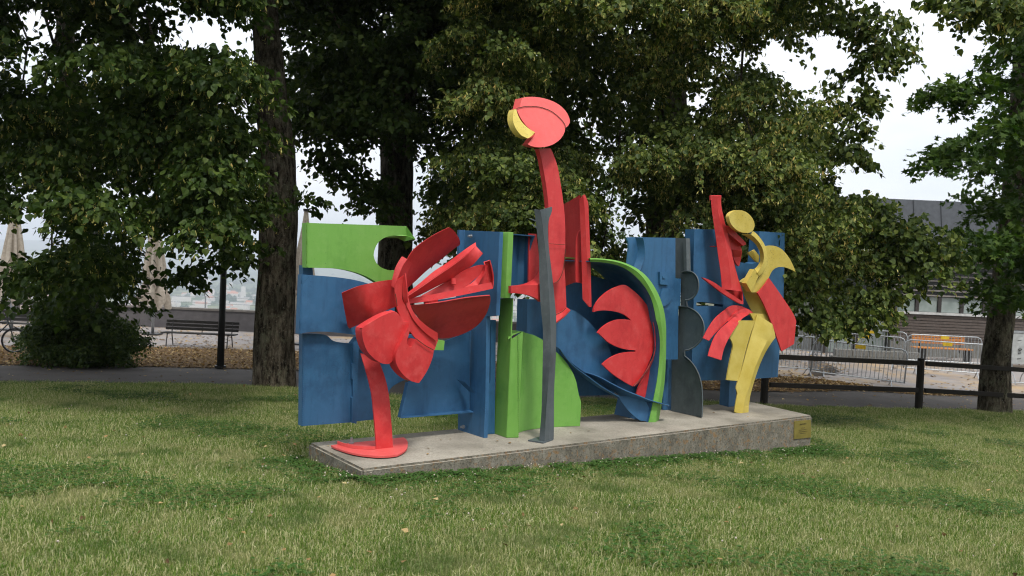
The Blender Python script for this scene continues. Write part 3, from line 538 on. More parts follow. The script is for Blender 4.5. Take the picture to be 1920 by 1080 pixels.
sheet('red_finger', [pts('K', [(148, 1012, .42), (180, 900, .46), (225, 800, .51), (290, 720, .57), (370, 655, .64), (450, 590, .70), (540, 555, .76)]), pts('K', [(280, 1055, .42), (310, 930, .46), (370, 810, .51), (430, 720, .57), (490, 640, .64), (550, 600, .70), (605, 578, .76)])], .014, RED, SC, m=3)
P_('red_finger_root', 'K', [(350, 660, .66), (430, 575, .70), (520, 530, .74), (606, 575, .74), (540, 590, .72), (440, 620, .69), (375, 672, .66)], .03, RED, v=.7)
# --- yellow figure
P_('yellow_head', 'F', [(895, 240), (912, 212), (945, 194), (985, 190), (1030, 204), (1068, 235), (1094, 275), (1102, 318), (1090, 352), (1062, 372), (1020, 374), (975, 362), (935, 332), (905, 290)], .06, YELLOW, v=.60)
sheet('yellow_neck', [pts('F', [(1000, 385, .72), (1060, 420, .72), (1115, 470, .72), (1148, 540, .71), (1150, 600, .70), (1130, 640, .69), (1100, 668, .68)]), pts('F', [(1068, 385, .64), (1110, 420, .64), (1155, 480, .63), (1175, 545, .62), (1172, 605, .61), (1150, 660, .60), (1120, 700, .59)]), pts('F', [(1088, 362, .66), (1130, 400, .66), (1178, 470, .65), (1200, 545, .64), (1200, 612, .63), (1172, 680, .62), (1135, 722, .61)])], .014, YELLOW, SC, m=2, sharp=True)
P_('yellow_neck_box', 'F', [(1100, 668), (1134, 724), (1074, 854), (1034, 782)], .08, YELLOW, v=.60, sm=False)
P_('yellow_wing', 'F', [(1185, 485), (1250, 478), (1315, 502), (1370, 560), (1410, 630), (1433, 692), (1385, 666), (1330, 651), (1282, 655), (1245, 682), (1215, 740), (1180, 805), (1138, 856), (1072, 856), (1100, 790), (1150, 715), (1185, 620)], .02, YELLOW, v=.66)
P_('yellow_small_wing', 'F', [(1050, 536), (1100, 510), (1140, 560), (1135, 615), (1110, 606), (1078, 572)], .02, YELLOW, v=.78)
sheet('yellow_body', [pts('K', [(485, 268, .92), (510, 380, .9), (560, 500, .86), (610, 590, .8)]), pts('K', [(540, 250, .80), (600, 380, .78), (660, 500, .74), (700, 600, .7)]), pts('K', [(645, 330, .70), (680, 400, .70), (720, 500, .70), (765, 605, .68)])], .014, YELLOW, SC)
P_('yellow_collar', 'K', [(487, 262), (530, 226), (575, 226), (560, 260), (560, 330), (500, 300)], .04, YELLOW, v=.8)
P_('red_limb', 'K', [(768, 226), (850, 340), (940, 470), (1010, 580), (1042, 660), (1020, 890), (895, 966), (845, 820), (770, 620), (710, 480), (650, 372), (700, 320)], .02, RED, v=.62, dirn=N)
P_('yellow_short_leg', 'G', [(530, 148), (634, 148), (600, 245), (570, 350), (520, 556), (441, 549), (462, 430), (483, 330), (480, 300), (462, 266), (490, 200)], .02, YELLOW, v=.60)
sheet('yellow_leg', [pts('G', [(645, 108, .66), (612, 220, .64), (580, 330, .62), (540, 480, .60), (500, 600, .60), (512, 640, .60), (500, 700, .6), (491, 766, .60)]), pts('G', [(745, 170, .60), (722, 260, .58), (670, 370, .56), (625, 480, .56), (590, 600, .56), (570, 650, .56), (556, 710, .56), (546, 776, .56)]), pts('G', [(756, 200, .64), (768, 262, .62), (715, 335, .60), (672, 420, .60), (632, 530, .60), (598, 650, .60), (590, 705, .6), (576, 772, .60)])], .016, YELLOW, SC, sharp=True, m=2, n=40)
P_('yellow_hip', 'G', [(600, 100), (640, 100), (720, 106), (752, 190), (745, 215), (700, 215), (640, 190), (625, 150)], .03, YELLOW, v=.67)
P_('yellow_foot', 'G', [(560, 728), (591, 728), (588, 768), (560, 774)], .05, YELLOW, v=.56, sm=False)
# --- red flower at the left
lg = lambda l: pts('B', l)
sheet('red_leg', [lg([(488, 225, .80), (520, 330, .74), (545, 420, .68), (563, 500, .63), (578, 650, .60), (590, 800, .58), (593, 888, .58)]), lg([(600, 250, .74), (640, 350, .68), (664, 430, .64), (680, 520, .61), (692, 650, .59), (702, 800, .58), (706, 879, .58)])], .02, RED, SC, m=3)
ft = [at_z(*px_of('B', *q), ZT+.03) for q in ((290, 846), (340, 838), (590, 812), (778, 792), (800, 808), (808, 832), (798, 872), (740, 908), (680, 916), (600, 918), (450, 900), (340, 868))]
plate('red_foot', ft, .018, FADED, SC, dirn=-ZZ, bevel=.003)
fr = [at_z(*px_of('B', *q), ZT+.032) for q in ((335, 836), (380, 852), (440, 866), (520, 872), (590, 874))]
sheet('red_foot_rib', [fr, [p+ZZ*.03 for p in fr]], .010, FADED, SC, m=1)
bc = at_z(*px_of('B', 428, 834), ZT+.03); MB().tube([bc, bc+ZZ*.015], .028, 8).tube([bc+ZZ*.015, bc+ZZ*.06], .014, 8).build('bolt', STEEL, SC)
sheet('red_petal', [pts('A', [(455, 670, .74), (520, 643, .66), (600, 612, .58), (740, 580, .50), (855, 562, .50), (905, 560, .5)]), pts('A', [(480, 815, .80), (560, 790, .68), (650, 765, .53), (760, 730, .50), (870, 700, .49), (915, 690, .49)]), pts('A', [(510, 972, .90), (600, 934, .76), (720, 876, .55), (830, 815, .52), (920, 782, .50), (930, 775, .5)])], .016, RED, SC)
P_('red_petal', 'I', [(160, 450, .50), (230, 340, .47), (310, 265, .46), (400, 200, .45), (520, 125, .44), (692, 42, .44), (745, 80, .50), (790, 140, .60), (825, 210, .70), (824, 265, .76), (720, 340, .76), (560, 470, .76), (400, 595, .74), (250, 735, .70), (160, 810, .66), (130, 700, .60)], .016, RED, v=.6, dirn=N)
sheet('red_blade', [pts('I', [(160, 880, .50), (330, 745, .52), (500, 600, .55), (650, 505, .58), (800, 395, .61), (900, 320, .63), (1025, 236, .66)]), pts('I', [(165, 905, .46), (340, 790, .47), (520, 665, .49), (700, 545, .51), (850, 435, .53), (940, 365, .56), (1028, 285, .62)])], .012, RED, SC, m=2)
sheet('red_blade', [pts('I', [(166, 905, .46), (340, 790, .47), (520, 665, .49), (700, 545, .51), (850, 435, .53), (940, 365, .56), (1028, 285, .62)]), pts('I', [(170, 960, .62), (340, 880, .62), (520, 790, .62), (700, 700, .62), (880, 595, .62), (980, 520, .6), (1118, 372, .54)])], .012, RED, SC, m=4)
P_('red_petal', 'I', [(730, 690, .62), (800, 640, .6), (880, 590, .58), (960, 555, .56), (1060, 522, .54), (1132, 516, .53), (1130, 560, .53), (1080, 640, .54), (990, 720, .56), (880, 810, .58), (700, 850, .62), (500, 900, .66), (330, 915, .68), (500, 820, .68)], .012, RED, v=.6, dirn=N)
MB().tube(pts('I', [(742, 690, .58), (745, 765, .57)]), .028, 12).build('red_tube', RED, SC)
sheet('red_scroll', [pts('I', [(1130, 480, .50), (1140, 540, .50), (1100, 620, .50), (1040, 690, .51), (960, 760, .52), (870, 812, .54)]), pts('I', [(1145, 520, .44), (1145, 590, .44), (1120, 660, .44), (1080, 720, .45), (1060, 772, .46), (900, 806, .5)])], .01, RED, SC, m=2)
sheet('red_scroll', [pts('I', [(1128, 482, .50), (1204, 458, .47)]), pts('I', [(1132, 515, .52), (1206, 500, .5)])], .01, RED, SC, m=1, sm=False)
P_('red_scroll_sheet', 'I', [(1150, 490), (1210, 490), (1235, 600), (1225, 740), (1060, 770), (1100, 700), (1150, 600)], .01, RED, v=.50)
sheet('red_scroll', [pts('I', [(1204, 458, .45), (1240, 600, .44), (1250, 700, .44), (1240, 815, .44)]), pts('I', [(1190, 470, .52), (1222, 600, .52), (1226, 690, .52), (1218, 740, .52)])], .01, RED, SC, m=2)
sheet('red_blade', [pts('I', [(180, 950, .60), (320, 918, .56), (540, 880, .52), (780, 830, .48), (1000, 780, .45), (1222, 738, .42)]), pts('I', [(190, 1008, .58), (320, 992, .55), (540, 960, .51), (780, 915, .47), (1000, 870, .44), (1240, 818, .41)])], .014, RED, SC, m=2)
P_('red_petal', 'A', [(1035, 775, .42), (1160, 765, .42), (1300, 750, .42), (1500, 716, .42), (1705, 697, .42), (1704, 760, .50), (1662, 868, .62), (1580, 960, .72), (1450, 1028, .80), (1330, 1054, .84), (1250, 1050, .84), (1140, 930, .66)], .018, RED, v=.5, dirn=N)
sheet('red_petal_lip', [pts('A', [(1160, 762, .36), (1300, 745, .36), (1500, 710, .36), (1702, 691, .36)]), pts('A', [(1160, 770, .42), (1300, 754, .42), (1500, 720, .42), (1706, 700, .42)])], .01, RED, SC, m=1)
# crescent bands
sheet('red_band', [pts('I', [(90, 412, .44), (40, 490, .42), (0, 575, .40), (-25, 680, .40), (-40, 780, .40)]), pts('I', [(155, 450, .42), (100, 530, .40), (60, 620, .38), (25, 720, .37), (10, 820, .37)])], .018, RED, SC, m=3)
sheet('red_band_return', [pts('I', [(155, 450, .42), (100, 530, .40), (60, 620, .38), (25, 720, .37), (15, 820, .37)]), pts('I', [(212, 492, .50), (180, 560, .50), (150, 640, .50), (110, 740, .50), (90, 820, .5)])], .012, RED, SC, m=2)
cres = [('H', 872, 800), ('H', 900, 760), ('H', 1000, 690), ('I', 130, 640), ('I', 105, 720), ('I', 92, 820), ('I', 100, 960), ('J', 830, 230), ('J', 880, 330), ('J', 960, 430), ('J', 1050, 510), ('J', 1140, 572), ('J', 1105, 665), ('J', 1000, 610), ('J', 910, 540), ('J', 845, 462), ('J', 800, 420), ('J', 770, 355), ('J', 725, 260), ('J', 700, 160), ('J', 688, 60)]
P_('red_crescent', 'J', cres, .02, RED, v=.36)
sheet('red_crescent_rib', [pts('J', [(812, 10, .38), (828, 110, .37), (850, 190, .36), (890, 270, .35), (960, 350, .34), (1040, 415, .33), (1138, 478, .32)]), pts('J', [(770, 30, .37), (790, 150, .36), (830, 240, .355), (880, 335, .35), (960, 430, .345), (1050, 510, .34), (1142, 572, .33)])], .012, RED, SC, m=2)
sheet('red_crescent_rib', [pts('I', [(134, 622, .32), (150, 740, .31), (165, 880, .31), (176, 990, .31)]), pts('I', [(112, 680, .37), (98, 780, .37), (100, 900, .37), (130, 1010, .37)])], .012, RED, SC, m=2)
P_('red_petal_left', 'J', [(340, 428), (430, 368), (540, 305), (640, 262), (700, 256), (740, 300), (775, 360), (845, 365), (800, 480), (740, 600), (690, 720), (640, 800), (600, 812), (540, 800), (460, 750), (390, 670), (350, 570), (335, 480)], .14, RED, v=.33)
sheet('red_petal_lip', [pts('J', [(310, 432, .37), (420, 360, .37), (540, 285, .37), (640, 240, .38)]), pts('J', [(340, 430, .33), (440, 366, .33), (560, 300, .33), (690, 258, .34)])], .01, RED, SC, m=1)
P_('red_petal_right', 'J', [(848, 372), (840, 470), (815, 560), (818, 600), (848, 632), (870, 625), (912, 545), (1000, 610), (1100, 662), (1080, 760), (1030, 880), (942, 1012), (860, 990), (780, 930), (720, 850), (692, 760), (705, 680), (760, 560)], .16, RED, v=.27)
P_('red_connector', 'I', [(380, 972), (548, 958), (548, 1012), (380, 1016)], .02, RED, v=.58, sm=False)
P_('blue_bracket', 'I', [(545, 965), (880, 915), (880, 1002), (545, 1015)], .03, BLUE, v=.9, sm=False)
P_('green_block', 'J', [(1100, 550), (1216, 562), (1205, 664), (1095, 662)], .3, GREEN, v=.5, sm=False)

def seam(P, r=.0045, mat=RUST):                     # weld beads along the joints
    Q = smooth(P, closed=False); Q = resample(Q, max(6, int(np.linalg.norm(np.diff(Q, axis=0), axis=1).sum()/.02))); Q = Q+rng.normal(0, .0012, Q.shape); MB().tube(Q, r, 5).build('weld_seam', mat, SC)
off = lambda P: P-N*.004
seam(off(pts('C', [(232, 146, .70), (300, 133, .718), (380, 139, .716), (450, 165, .688), (502, 206, .643), (532, 243, .602), (540, 272, .57)])))
seam(off(pts('D', [(534, 318, .52), (580, 322, .52), (664, 328, .52)])), .003)
seam(off(pts('D', [(664, 360, .53), (655, 460, .53), (640, 545, .52), (612, 602, .52), (575, 628, .52)])), .004)
seam(pts('D', [(592, 873, .62), (640, 848, .62), (673, 820, .62)]))
seam(pts('J', [(692, 60, .34), (702, 160, .34), (712, 195, .34)]), .004); seam(pts('J', [(912, 540, .25), (1000, 608, .25), (1098, 662, .25)]), .004)
seam(pts('N', [(1290, 60, .64), (1252, 220, .64), (1172, 370, .64), (1040, 515, .64)]), .004)
seam(pts('B', [(1226, 62, .965), (1226, 612, .965)]), .004, BLUE)
for z_, P0, P1, v_, m_ in (('B', (104, 100), (98, 712), .94, BLUE), ('A', (118, 520), (98, 1010), .87, BLUE), ('A', (162, 84), (162, 452), .91, GREEN), ('E', (300, 100), (298, 912), .53, GREEN)):
    k = 46                                            # rows of small weld dots beside the free edges
    mb = MB()
    a0, a1 = pts(z_, [P0], v_)[0], pts(z_, [P1], v_)[0]
    for t_ in np.linspace(0, 1, k): p = a0+(a1-a0)*t_+U*rng.normal(0, .002)-N*.002; mb.tube([p, p+ZZ*.012], .006, 5)
    mb.build('weld_seam', m_, SC)
# ---------------------------------------------------------------- trees
def inpoly(x, y, poly):
    c = False; j = len(poly)-1
    for i in range(len(poly)):
        xi, yi = poly[i]; xj, yj = poly[j]
        if (yi > y) != (yj > y) and x < (xj-xi)*(y-yi)/(yj-yi)+xi: c = not c
        j = i
    return c
def spots(poly, gaps, d0, d1, n, rad_px=0, sep=.55):
    xs = [p[0] for p in poly]; ys = [p[1] for p in poly]; out = []; tries = 0
    while len(out) < n and tries < n*60:
        tries += 1; x = random.uniform(min(xs), max(xs)); y = random.uniform(min(ys), max(ys))
        if not inpoly(x, y, poly): continue
        if any(((x-g[0])/(g[2]+rad_px))**2+((y-g[1])/(g[3]+rad_px*.7))**2 < 1 for g in gaps): continue
        if any((x-o[0])**2+((y-o[1])*1.3)**2 < (sep*rad_px)**2 for o in out[-60:]) and tries < n*40: continue
        out.append((x, y, random.uniform(d0, d1)))
    return out
UPV = np.array([0, 0, 1.])
LEAVES = dict(
    kite=(np.array([[0, 0, 0], [-.46, .38, .10], [0, 1.08, 0], [.46, .38, .10]]), [(0, 3, 2), (0, 2, 1)]),
    heart=(np.array([[0, 0, 0], [-.44, .10, .08], [-.46, .52, .10], [0, 1.12, -.06], [.46, .52, .10], [.44, .10, .08]]), [(0, 5, 4, 3), (0, 3, 2, 1)]),
    star=(np.array([[0, 0, 0], [-.62, .12, .06], [-.28, .42, .02], [-.55, .85, .05], [-.14, .72, .0], [0, 1.15, -.05], [.14, .72, 0], [.55, .85, .05], [.28, .42, .02], [.62, .12, .06]]),
          [(0, 2, 1), (0, 4, 3, 2), (0, 6, 5, 4), (0, 8, 7, 6), (0, 9, 8)]),
    bract=(np.array([[0, 0, 0], [-.15, .5, .0], [0, 1.0, 0], [.15, .5, .03]]), [(0, 3, 2, 1)]))
def leaf_arrays(kind, P, T, Nn, S):               # place one leaf per point: tip direction T, face normal Nn, size S
    base, faces = LEAVES[kind]; B = np.cross(T, Nn); B /= np.linalg.norm(B, axis=1)[:, None]+1e-9; Nn = np.cross(B, T)
    V = P[:, None]+S[:, None, None]*(base[None, :, :1]*B[:, None]+base[None, :, 1:2]*T[:, None]+base[None, :, 2:]*Nn[:, None])
    k = len(base); n = len(P); fl = np.concatenate([np.array(f) for f in faces]); sz = np.array([len(f) for f in faces])
    return V.reshape(-1, 3), (fl[None]+np.arange(n)[:, None]*k).ravel(), np.tile(sz, n)
def foliage(sp, r=.75, per=420, size=.1, kind='heart', bract=.0, flat=.42, droop=.5, hang=.6):
    """boughs: each a drooping pad of twigs, every twig a short spray of hanging leaves"""
    Vs, Ls, Ss, Ms = [], [], [], []; k = 0
    C = np.array([at_d(x, y, d) for x, y, d in sp]); nb = len(C)
    if nb == 0: return None
    rr = r*rng.uniform(.65, 1.12, nb); yaw = rng.uniform(0, 6.28, nb); tilt = rng.normal(0, .22, (nb, 2))
    tw = max(1, per//9); n = nb*tw; bi = np.repeat(np.arange(nb), tw)
    a = rng.uniform(0, 6.28, n); q = rng.uniform(0, 1, n)**.55; R = rr[bi]
    lx = q*np.cos(a)*R*1.15; ly = q*np.sin(a)*R*.8; lz = -droop*q*q*R+rng.normal(0, flat*.42, n)*R+tilt[bi, 0]*lx+tilt[bi, 1]*ly
    cx = lx*np.cos(yaw[bi])-ly*np.sin(yaw[bi]); cyy = lx*np.sin(yaw[bi])+ly*np.cos(yaw[bi]); T0 = C[bi]+np.column_stack([cx, cyy, lz])
    out = np.column_stack([cx, cyy, np.zeros(n)]); out /= np.linalg.norm(out, axis=1)[:, None]+1e-6
    per_t = 9; tn = n*per_t; ti = np.repeat(np.arange(n), per_t); s = np.tile(np.linspace(0, 1, per_t), n)
    dirv = out*.75+rng.normal(0, .35, (n, 3)); dirv[:, 2] -= .25; L_ = .30*(size/.1)
    P = T0[ti]+dirv[ti]*(s*L_)[:, None]+rng.normal(0, .035*(size/.1), (tn, 3)); P[:, 2] -= .06*s*s
    T = out[ti]*.45+rng.normal(0, .45, (tn, 3)); T[:, 2] -= hang; T /= np.linalg.norm(T, axis=1)[:, None]
    Nn = rng.normal(0, .5, (tn, 3))+out[ti]*.5; Nn[:, 2] += .75
    S = size*rng.uniform(.55, 1.15, tn)
    V, l, z = leaf_arrays(kind, P, T, Nn, S); Vs.append(V); Ls.append(l); Ss.append(z); Ms.append(np.zeros(len(z))); k = len(V)
    if bract > 0:
        m = rng.uniform(0, 1, tn) < bract*np.repeat(rng.uniform(0, 2, nb), tw*per_t); P2 = P[m]+rng.normal(0, .02, (m.sum(), 3)); P2[:, 2] -= .03
        T2 = rng.normal(0, .3, P2.shape); T2[:, 2] -= .8; T2 /= np.linalg.norm(T2, axis=1)[:, None]; N2 = rng.normal(0, 1, P2.shape); N2[:, 2] += .8
        V2, l2, z2 = leaf_arrays('bract', P2, T2, N2, size*rng.uniform(.7, 1.1, len(P2))); Vs.append(V2); Ls.append(l2+k); Ss.append(z2); Ms.append(np.ones(len(z2)))
        k += len(V2); P3 = np.repeat(P2+T2*size*.75, 3, 0)+rng.normal(0, .018, (3*len(P2), 3)); N3 = rng.normal(0, 1, P3.shape); T3 = rng.normal(0, 1, P3.shape); T3 /= np.linalg.norm(T3, axis=1)[:, None]
        V3, l3, z3 = leaf_arrays('kite', P3, T3, N3, np.full(len(P3), size*.2)); Vs.append(V3); Ls.append(l3+k); Ss.append(z3); Ms.append(np.ones(len(z3)))
    return [np.concatenate(x) for x in (Vs, Ls, Ss, Ms)]
def crown(name, parts, mats, parent):
    parts = [p for p in parts if p is not None]; off = 0; V, Lp, S, M = [], [], [], []
    for p in parts: V.append(p[0]); Lp.append(p[1]+off); S.append(p[2]); M.append(p[3]); off += len(p[0])
    return raw(name, np.concatenate(V), np.concatenate(Lp), np.concatenate(S), mats, parent, mi=np.concatenate(M))
def trunk_mesh(P, R, n=64, ridge=.085, flare=0, seed=0):
    P = resample(smooth(np.array(P, float), closed=False), 90); t = np.linspace(0, 1, 90); R = np.interp(t, np.linspace(0, 1, len(R)), R)
    V = []; r_ = np.random.default_rng(seed); ph = r_.uniform(0, 6.28, 12)
    for i, p in enumerate(P):
        for k in range(n):
            th = 2*math.pi*k/n; h = p[2]
            g = sum(math.sin(th*f+ph[j]+h*(1.3+.6*j)+math.sin(h*3+ph[-1-j]))/(1+j*.35) for j, f in enumerate((3, 7, 13, 19, 26)))*.33
            rr = R[i]*(1+ridge*g+flare*math.exp(-(i/90)*16)*(.55+.45*math.sin(th*5+ph[0])))
            V.append((p[0]+rr*math.cos(th), p[1]+rr*math.sin(th), p[2]))
    Fc = [(i*n+k, i*n+(k+1) % n, (i+1)*n+(k+1) % n, (i+1)*n+k) for i in range(89) for k in range(n)]
    return V, Fc
def limb(mb, a, b, r0, r1, sag=.25):
    a, b = np.array(a), np.array(b); k = np.linspace(0, 1, 9)[:, None]; j = rng.normal(0, .05, (9, 3))*np.linalg.norm(b-a)*.35; j[0] = j[-1] = 0
    P = a+(b-a)*k+j; P[:, 2] += sag*np.sin(k[:, 0]*math.pi)*np.linalg.norm(b-a)*.3; mb.tube(P, np.linspace(r0, r1, 9), 7)
def tree(label, trunkpx, base_px, d, radii, lay, mats, cat='tree', limbs=14, seed=0, flare=.35, group='trees standing around the lawn', name='lime_tree', rootz=None):

    b = gnd(*base_px) if rootz is None else np.array(rootz); d = b[1] if d is None else d
    t = thing(name, b, label, cat, group)
    P = [b-[0, 0, .3]]+[at_d(x, y, b[1]+dy) for x, y, dy in trunkpx]
    V, Fc = trunk_mesh(P, radii, seed=seed, flare=flare); mk('trunk', V, Fc, BARK, t, smooth_=True)
    tp = np.array(P[-1]); mid = np.array(P[len(P)//2]); parts = []; allsp = []
    for a in lay:
        sp = a.pop('spots'); allsp += sp; parts.append(foliage(sp, **a))
    crown('crown', parts, mats, t)
    mb = MB(); pick = random.sample(allsp, min(limbs, len(allsp)))
    for x, y, dd in pick:
        e = at_d(x, y, dd); s0 = P[-1]+(P[-2]-P[-1])*random.uniform(0, .9); limb(mb, s0, e, random.uniform(.03, .07), .010)
    if mb.V: mb.build('branchwork', BARK, t, smooth_=True)
    return t
def top_layer(poly, d0, d1, n):                      # the crown's upper part, above the picture, which shades what is below
    return dict(spots=spots(poly, [], d0, d1, n, 60), r=1.5, per=150, size=.30, kind='kite', flat=.6)
# shaded tree with low shoots at the left (trunk at x~160)
polyL = [(-260, -380), (440, -380), (435, 0), (430, 120), (438, 300), (445, 380), (420, 415), (350, 425), (325, 385), (235, 400), (220, 480), (200, 560), (130, 550), (75, 560), (60, 420), (20, 370), (-200, 360)]
gapL = [(22, 480, 10, 60), (292, 505, 12, 45), (62, 75, 50, 60), (20, 110, 30, 40), (110, 40, 24, 20), (290, 20, 16, 10), (375, 75, 18, 10), (52, 400, 22, 16), (240, 300, 20, 16), (45, 455, 30, 14), (262, 372, 16, 12), (245, 430, 20, 10)]
tree('dark lime tree at the left with bushy shoots around its foot', [(160, 600, 0), (165, 480, -.2), (150, 330, -.5), (125, 100, -.6), (120, -250, -.6)], (158, 676), None, [.5, .34, .26, .18, .12],
     [dict(spots=spots(polyL, gapL, 10.3, 13.2, 78, 52), r=.55, per=640, size=.085, kind='heart', bract=.11),
      dict(spots=spots(polyL, gapL, 14, 19, 165, 40), r=.9, per=400, size=.14, kind='kite'),
      dict(spots=[(x, y, 20.6+random.uniform(-1.2, 1.2)) for x, y in [(random.gauss(155, 30), random.uniform(490, 600)) for _ in range(24)]+[(random.uniform(70, 255), random.uniform(600, 668)) for _ in range(26)]+[(random.uniform(100, 225), 655+random.uniform(-20, 12)) for _ in range(10)]], r=.42, per=760, size=.075, kind='kite'),
      top_layer([(-900, -1200), (420, -1200), (440, -300), (-700, -300)], 9.5, 19, 90)],
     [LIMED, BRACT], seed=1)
# middle left tree
polyM = [(480, -380), (860, -380), (830, 0), (800, 90), (752, 160), (750, 230), (700, 250), (640, 255), (590, 265), (555, 240), (545, 160), (500, 150)]
tree('lime tree with thick bare ridged trunk at the lawn edge beside the lamp post', [(514, 660, 0), (517, 560, 0), (522, 420, .1), (520, 300, .1), (507, 160, .1), (497, 0, .2), (492, -300, .4)], (515, 722), None, [.40, .355, .345, .34, .28, .22, .19, .15],
     [top_layer([(380, -1200), (800, -1200), (820, -300), (400, -300)], 12.5, 20, 55),
      dict(spots=[(x, y, random.uniform(14.8, 16)) for x, y in [(466, 474), (440, 480), (410, 488), (385, 500), (358, 508), (586, 368), (474, 460), (350, 520)]], r=.22, per=100, size=.115, kind='heart', droop=.2),
      dict(spots=spots([(250, 120), (440, 60), (450, 385), (420, 415), (260, 380)], [(262, 372, 16, 12)], 11.2, 13.5, 24, 45), r=.45, per=520, size=.085, kind='heart', bract=.05),
      dict(spots=spots(polyM, [(690, 20, 12, 25), (560, 60, 8, 8)], 17, 20, 90, 35), r=.8, per=400, size=.14, kind='kite')],
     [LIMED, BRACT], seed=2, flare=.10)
# tree behind the left of the sculpture
polyB = [(520, -380), (980, -380), (960, 200), (900, 400), (850, 380), (800, 270), (720, 230), (660, 220), (600, 230), (560, 150)]
tree('dark tree whose trunk shows in the round hole of the green panel', [(740, 640, 0), (741, 480, 0), (744, 330, 0), (748, 200, .1), (772, 60, .3), (785, -300, .6)], (738, 700), None, [.62, .40, .38, .37, .33, .26, .2],
     [top_layer([(520, -1200), (1000, -1200), (1000, -300), (560, -300)], 16, 25, 40),
      dict(spots=spots(polyB, [(610, 350, 60, 25), (640, 395, 60, 50), (690, 20, 12, 22)], 19, 24, 130, 30), r=.95, per=420, size=.15, kind='kite'),
      dict(spots=[(710, 355, 18), (700, 345, 18), (690, 362, 18), (715, 380, 18), (665, 330, 18.5), (640, 318, 18.5), (600, 300, 18.6), (655, 300, 18), (620, 285, 18)], r=.34, per=150, size=.12, kind='heart')],
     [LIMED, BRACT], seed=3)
# the big flowering lime behind the sculpture
polyC = [(850, 90), (870, 0), (860, -380), (1720, -380), (1640, -60), (1560, -50), (1490, 10), (1455, 100), (1470, 180), (1530, 235), (1520, 300), (1550, 370), (1650, 415), (1710, 445), (1695, 468), (1660, 475), (1600, 505), (1550, 535), (1500, 550), (1460, 470), (1170, 500), (900, 480), (860, 440), (850, 395), (890, 340), (900, 260), (815, 190), (815, 150)]
gapC = [(1590, 130, 30, 50), (1700, 220, 60, 100), (1140, 340, 12, 20), (1145, 265, 10, 14), (1255, 405, 8, 26), (870, 215, 8, 8), (800, 300, 12, 16), (820, 270, 14, 8), (1140, 410, 10, 16)]
tree('broad flowering lime tree with yellowish blossom right behind the sculpture', [(1236, 620, 0), (1238, 480, 0), (1245, 380, 0), (1260, 250, 0), (1250, 60, 0), (1240, -300, .2)], (1232, 712), None, [.6, .42, .38, .36, .32, .25, .18],
     [top_layer([(880, -1200), (1420, -1200), (1480, -300), (880, -300)], 14.5, 22, 66),
      dict(spots=spots(polyC, gapC, 12.8, 15.2, 150, 56), r=.60, per=760, size=.078, kind='heart', bract=.36),
      dict(spots=spots(polyC, gapC, 16, 22, 260, 40), r=.85, per=440, size=.15, kind='kite', bract=.03),
      dict(spots=[(x, y, 13.6) for x, y in [(1500, 560), (1530, 590), (1560, 575), (1610, 560), (1640, 575), (1585, 600), (1655, 540), (1690, 505), (1640, 390), (1675, 405), (1705, 425), (1735, 440), (1660, 430), (1690, 460), (1620, 370), (1730, 480), (1762, 462), (1480, 500), (1510, 480)]], r=.4, per=330, size=.092, kind='heart', bract=.12),
      dict(spots=[(x, y, 14.2) for x, y in [(1620, 15), (1630, 50), (1640, 90), (1670, 75), (1625, 115), (1610, 150), (1612, 185), (1590, 185), (1665, 30), (1685, 90), (1590, 25), (1570, 20), (1610, 235), (1600, 285), (1590, 265)]], r=.32, per=190, size=.095, kind='heart', bract=.1, droop=.8)],
     [LIME, BRACT], seed=4, flare=.15, limbs=26)
# maple at the right
polyR = [(1990, -300), (1880, -300), (1930, 20), (1900, 80), (1850, 150), (1835, 190), (1860, 240), (1840, 280), (1850, 330), (1820, 390), (1860, 420), (1830, 460), (1860, 500), (1840, 530), (1880, 545), (1915, 540), (2200, 560), (2200, -300)]
tree('maple tree with a mossy leaning trunk behind the rail fence at the right edge', [(1868, 670, 0), (1878, 590, 0), (1893, 450, 0), (1912, 300, .1), (1925, 100, .1), (1930, -250, .3)], (1864, 772), None, [.33, .26, .25, .29, .24, .2, .15],
     [dict(spots=spots(polyR, [], 13.5, 17, 88, 36)+[(1775, 165, 14), (1800, 158, 14), (1785, 275, 14), (1812, 268, 14), (1825, 470, 14.5), (1830, 440, 14.5), (1865, 535, 15), (1890, 550, 15.5)], r=.44, per=300, size=.115, kind='star', hang=.35, droop=.35),
      top_layer([(1800, -1000), (2300, -1000), (2300, -280), (1850, -280)], 16, 21, 10),
      dict(spots=spots([(1880, -300), (1890, 200), (1850, 420), (1870, 560), (2200, 560), (2200, -300)], [], 18, 21, 34, 45), r=.8, per=260, size=.14, kind='kite')],
     [MAPLE, BRACT], seed=5, flare=.12, name='maple_tree', limbs=16)
def overhang():                                     # spray of another lime entering at the top right
    b = np.array([16.5, 15.0, Hs(16.5, 15)])
    tree('lime tree hanging a flowering spray in at the top right corner', [(2420, 500, 0), (2420, 200, 0), (2380, -200, 0)], (0, 0), None, [.4, .3, .25, .2],
         [dict(spots=[(1835, -15, 12), (1860, 5, 12), (1880, 25, 12), (1800, -5, 12.2), (1780, -22, 12.4), (1905, 0, 12), (1940, -10, 12), (2000, -30, 12), (2080, -60, 12)], r=.32, per=200, size=.1, kind='heart', bract=.14)],
         [LIME, BRACT], seed=6, rootz=b)
overhang()
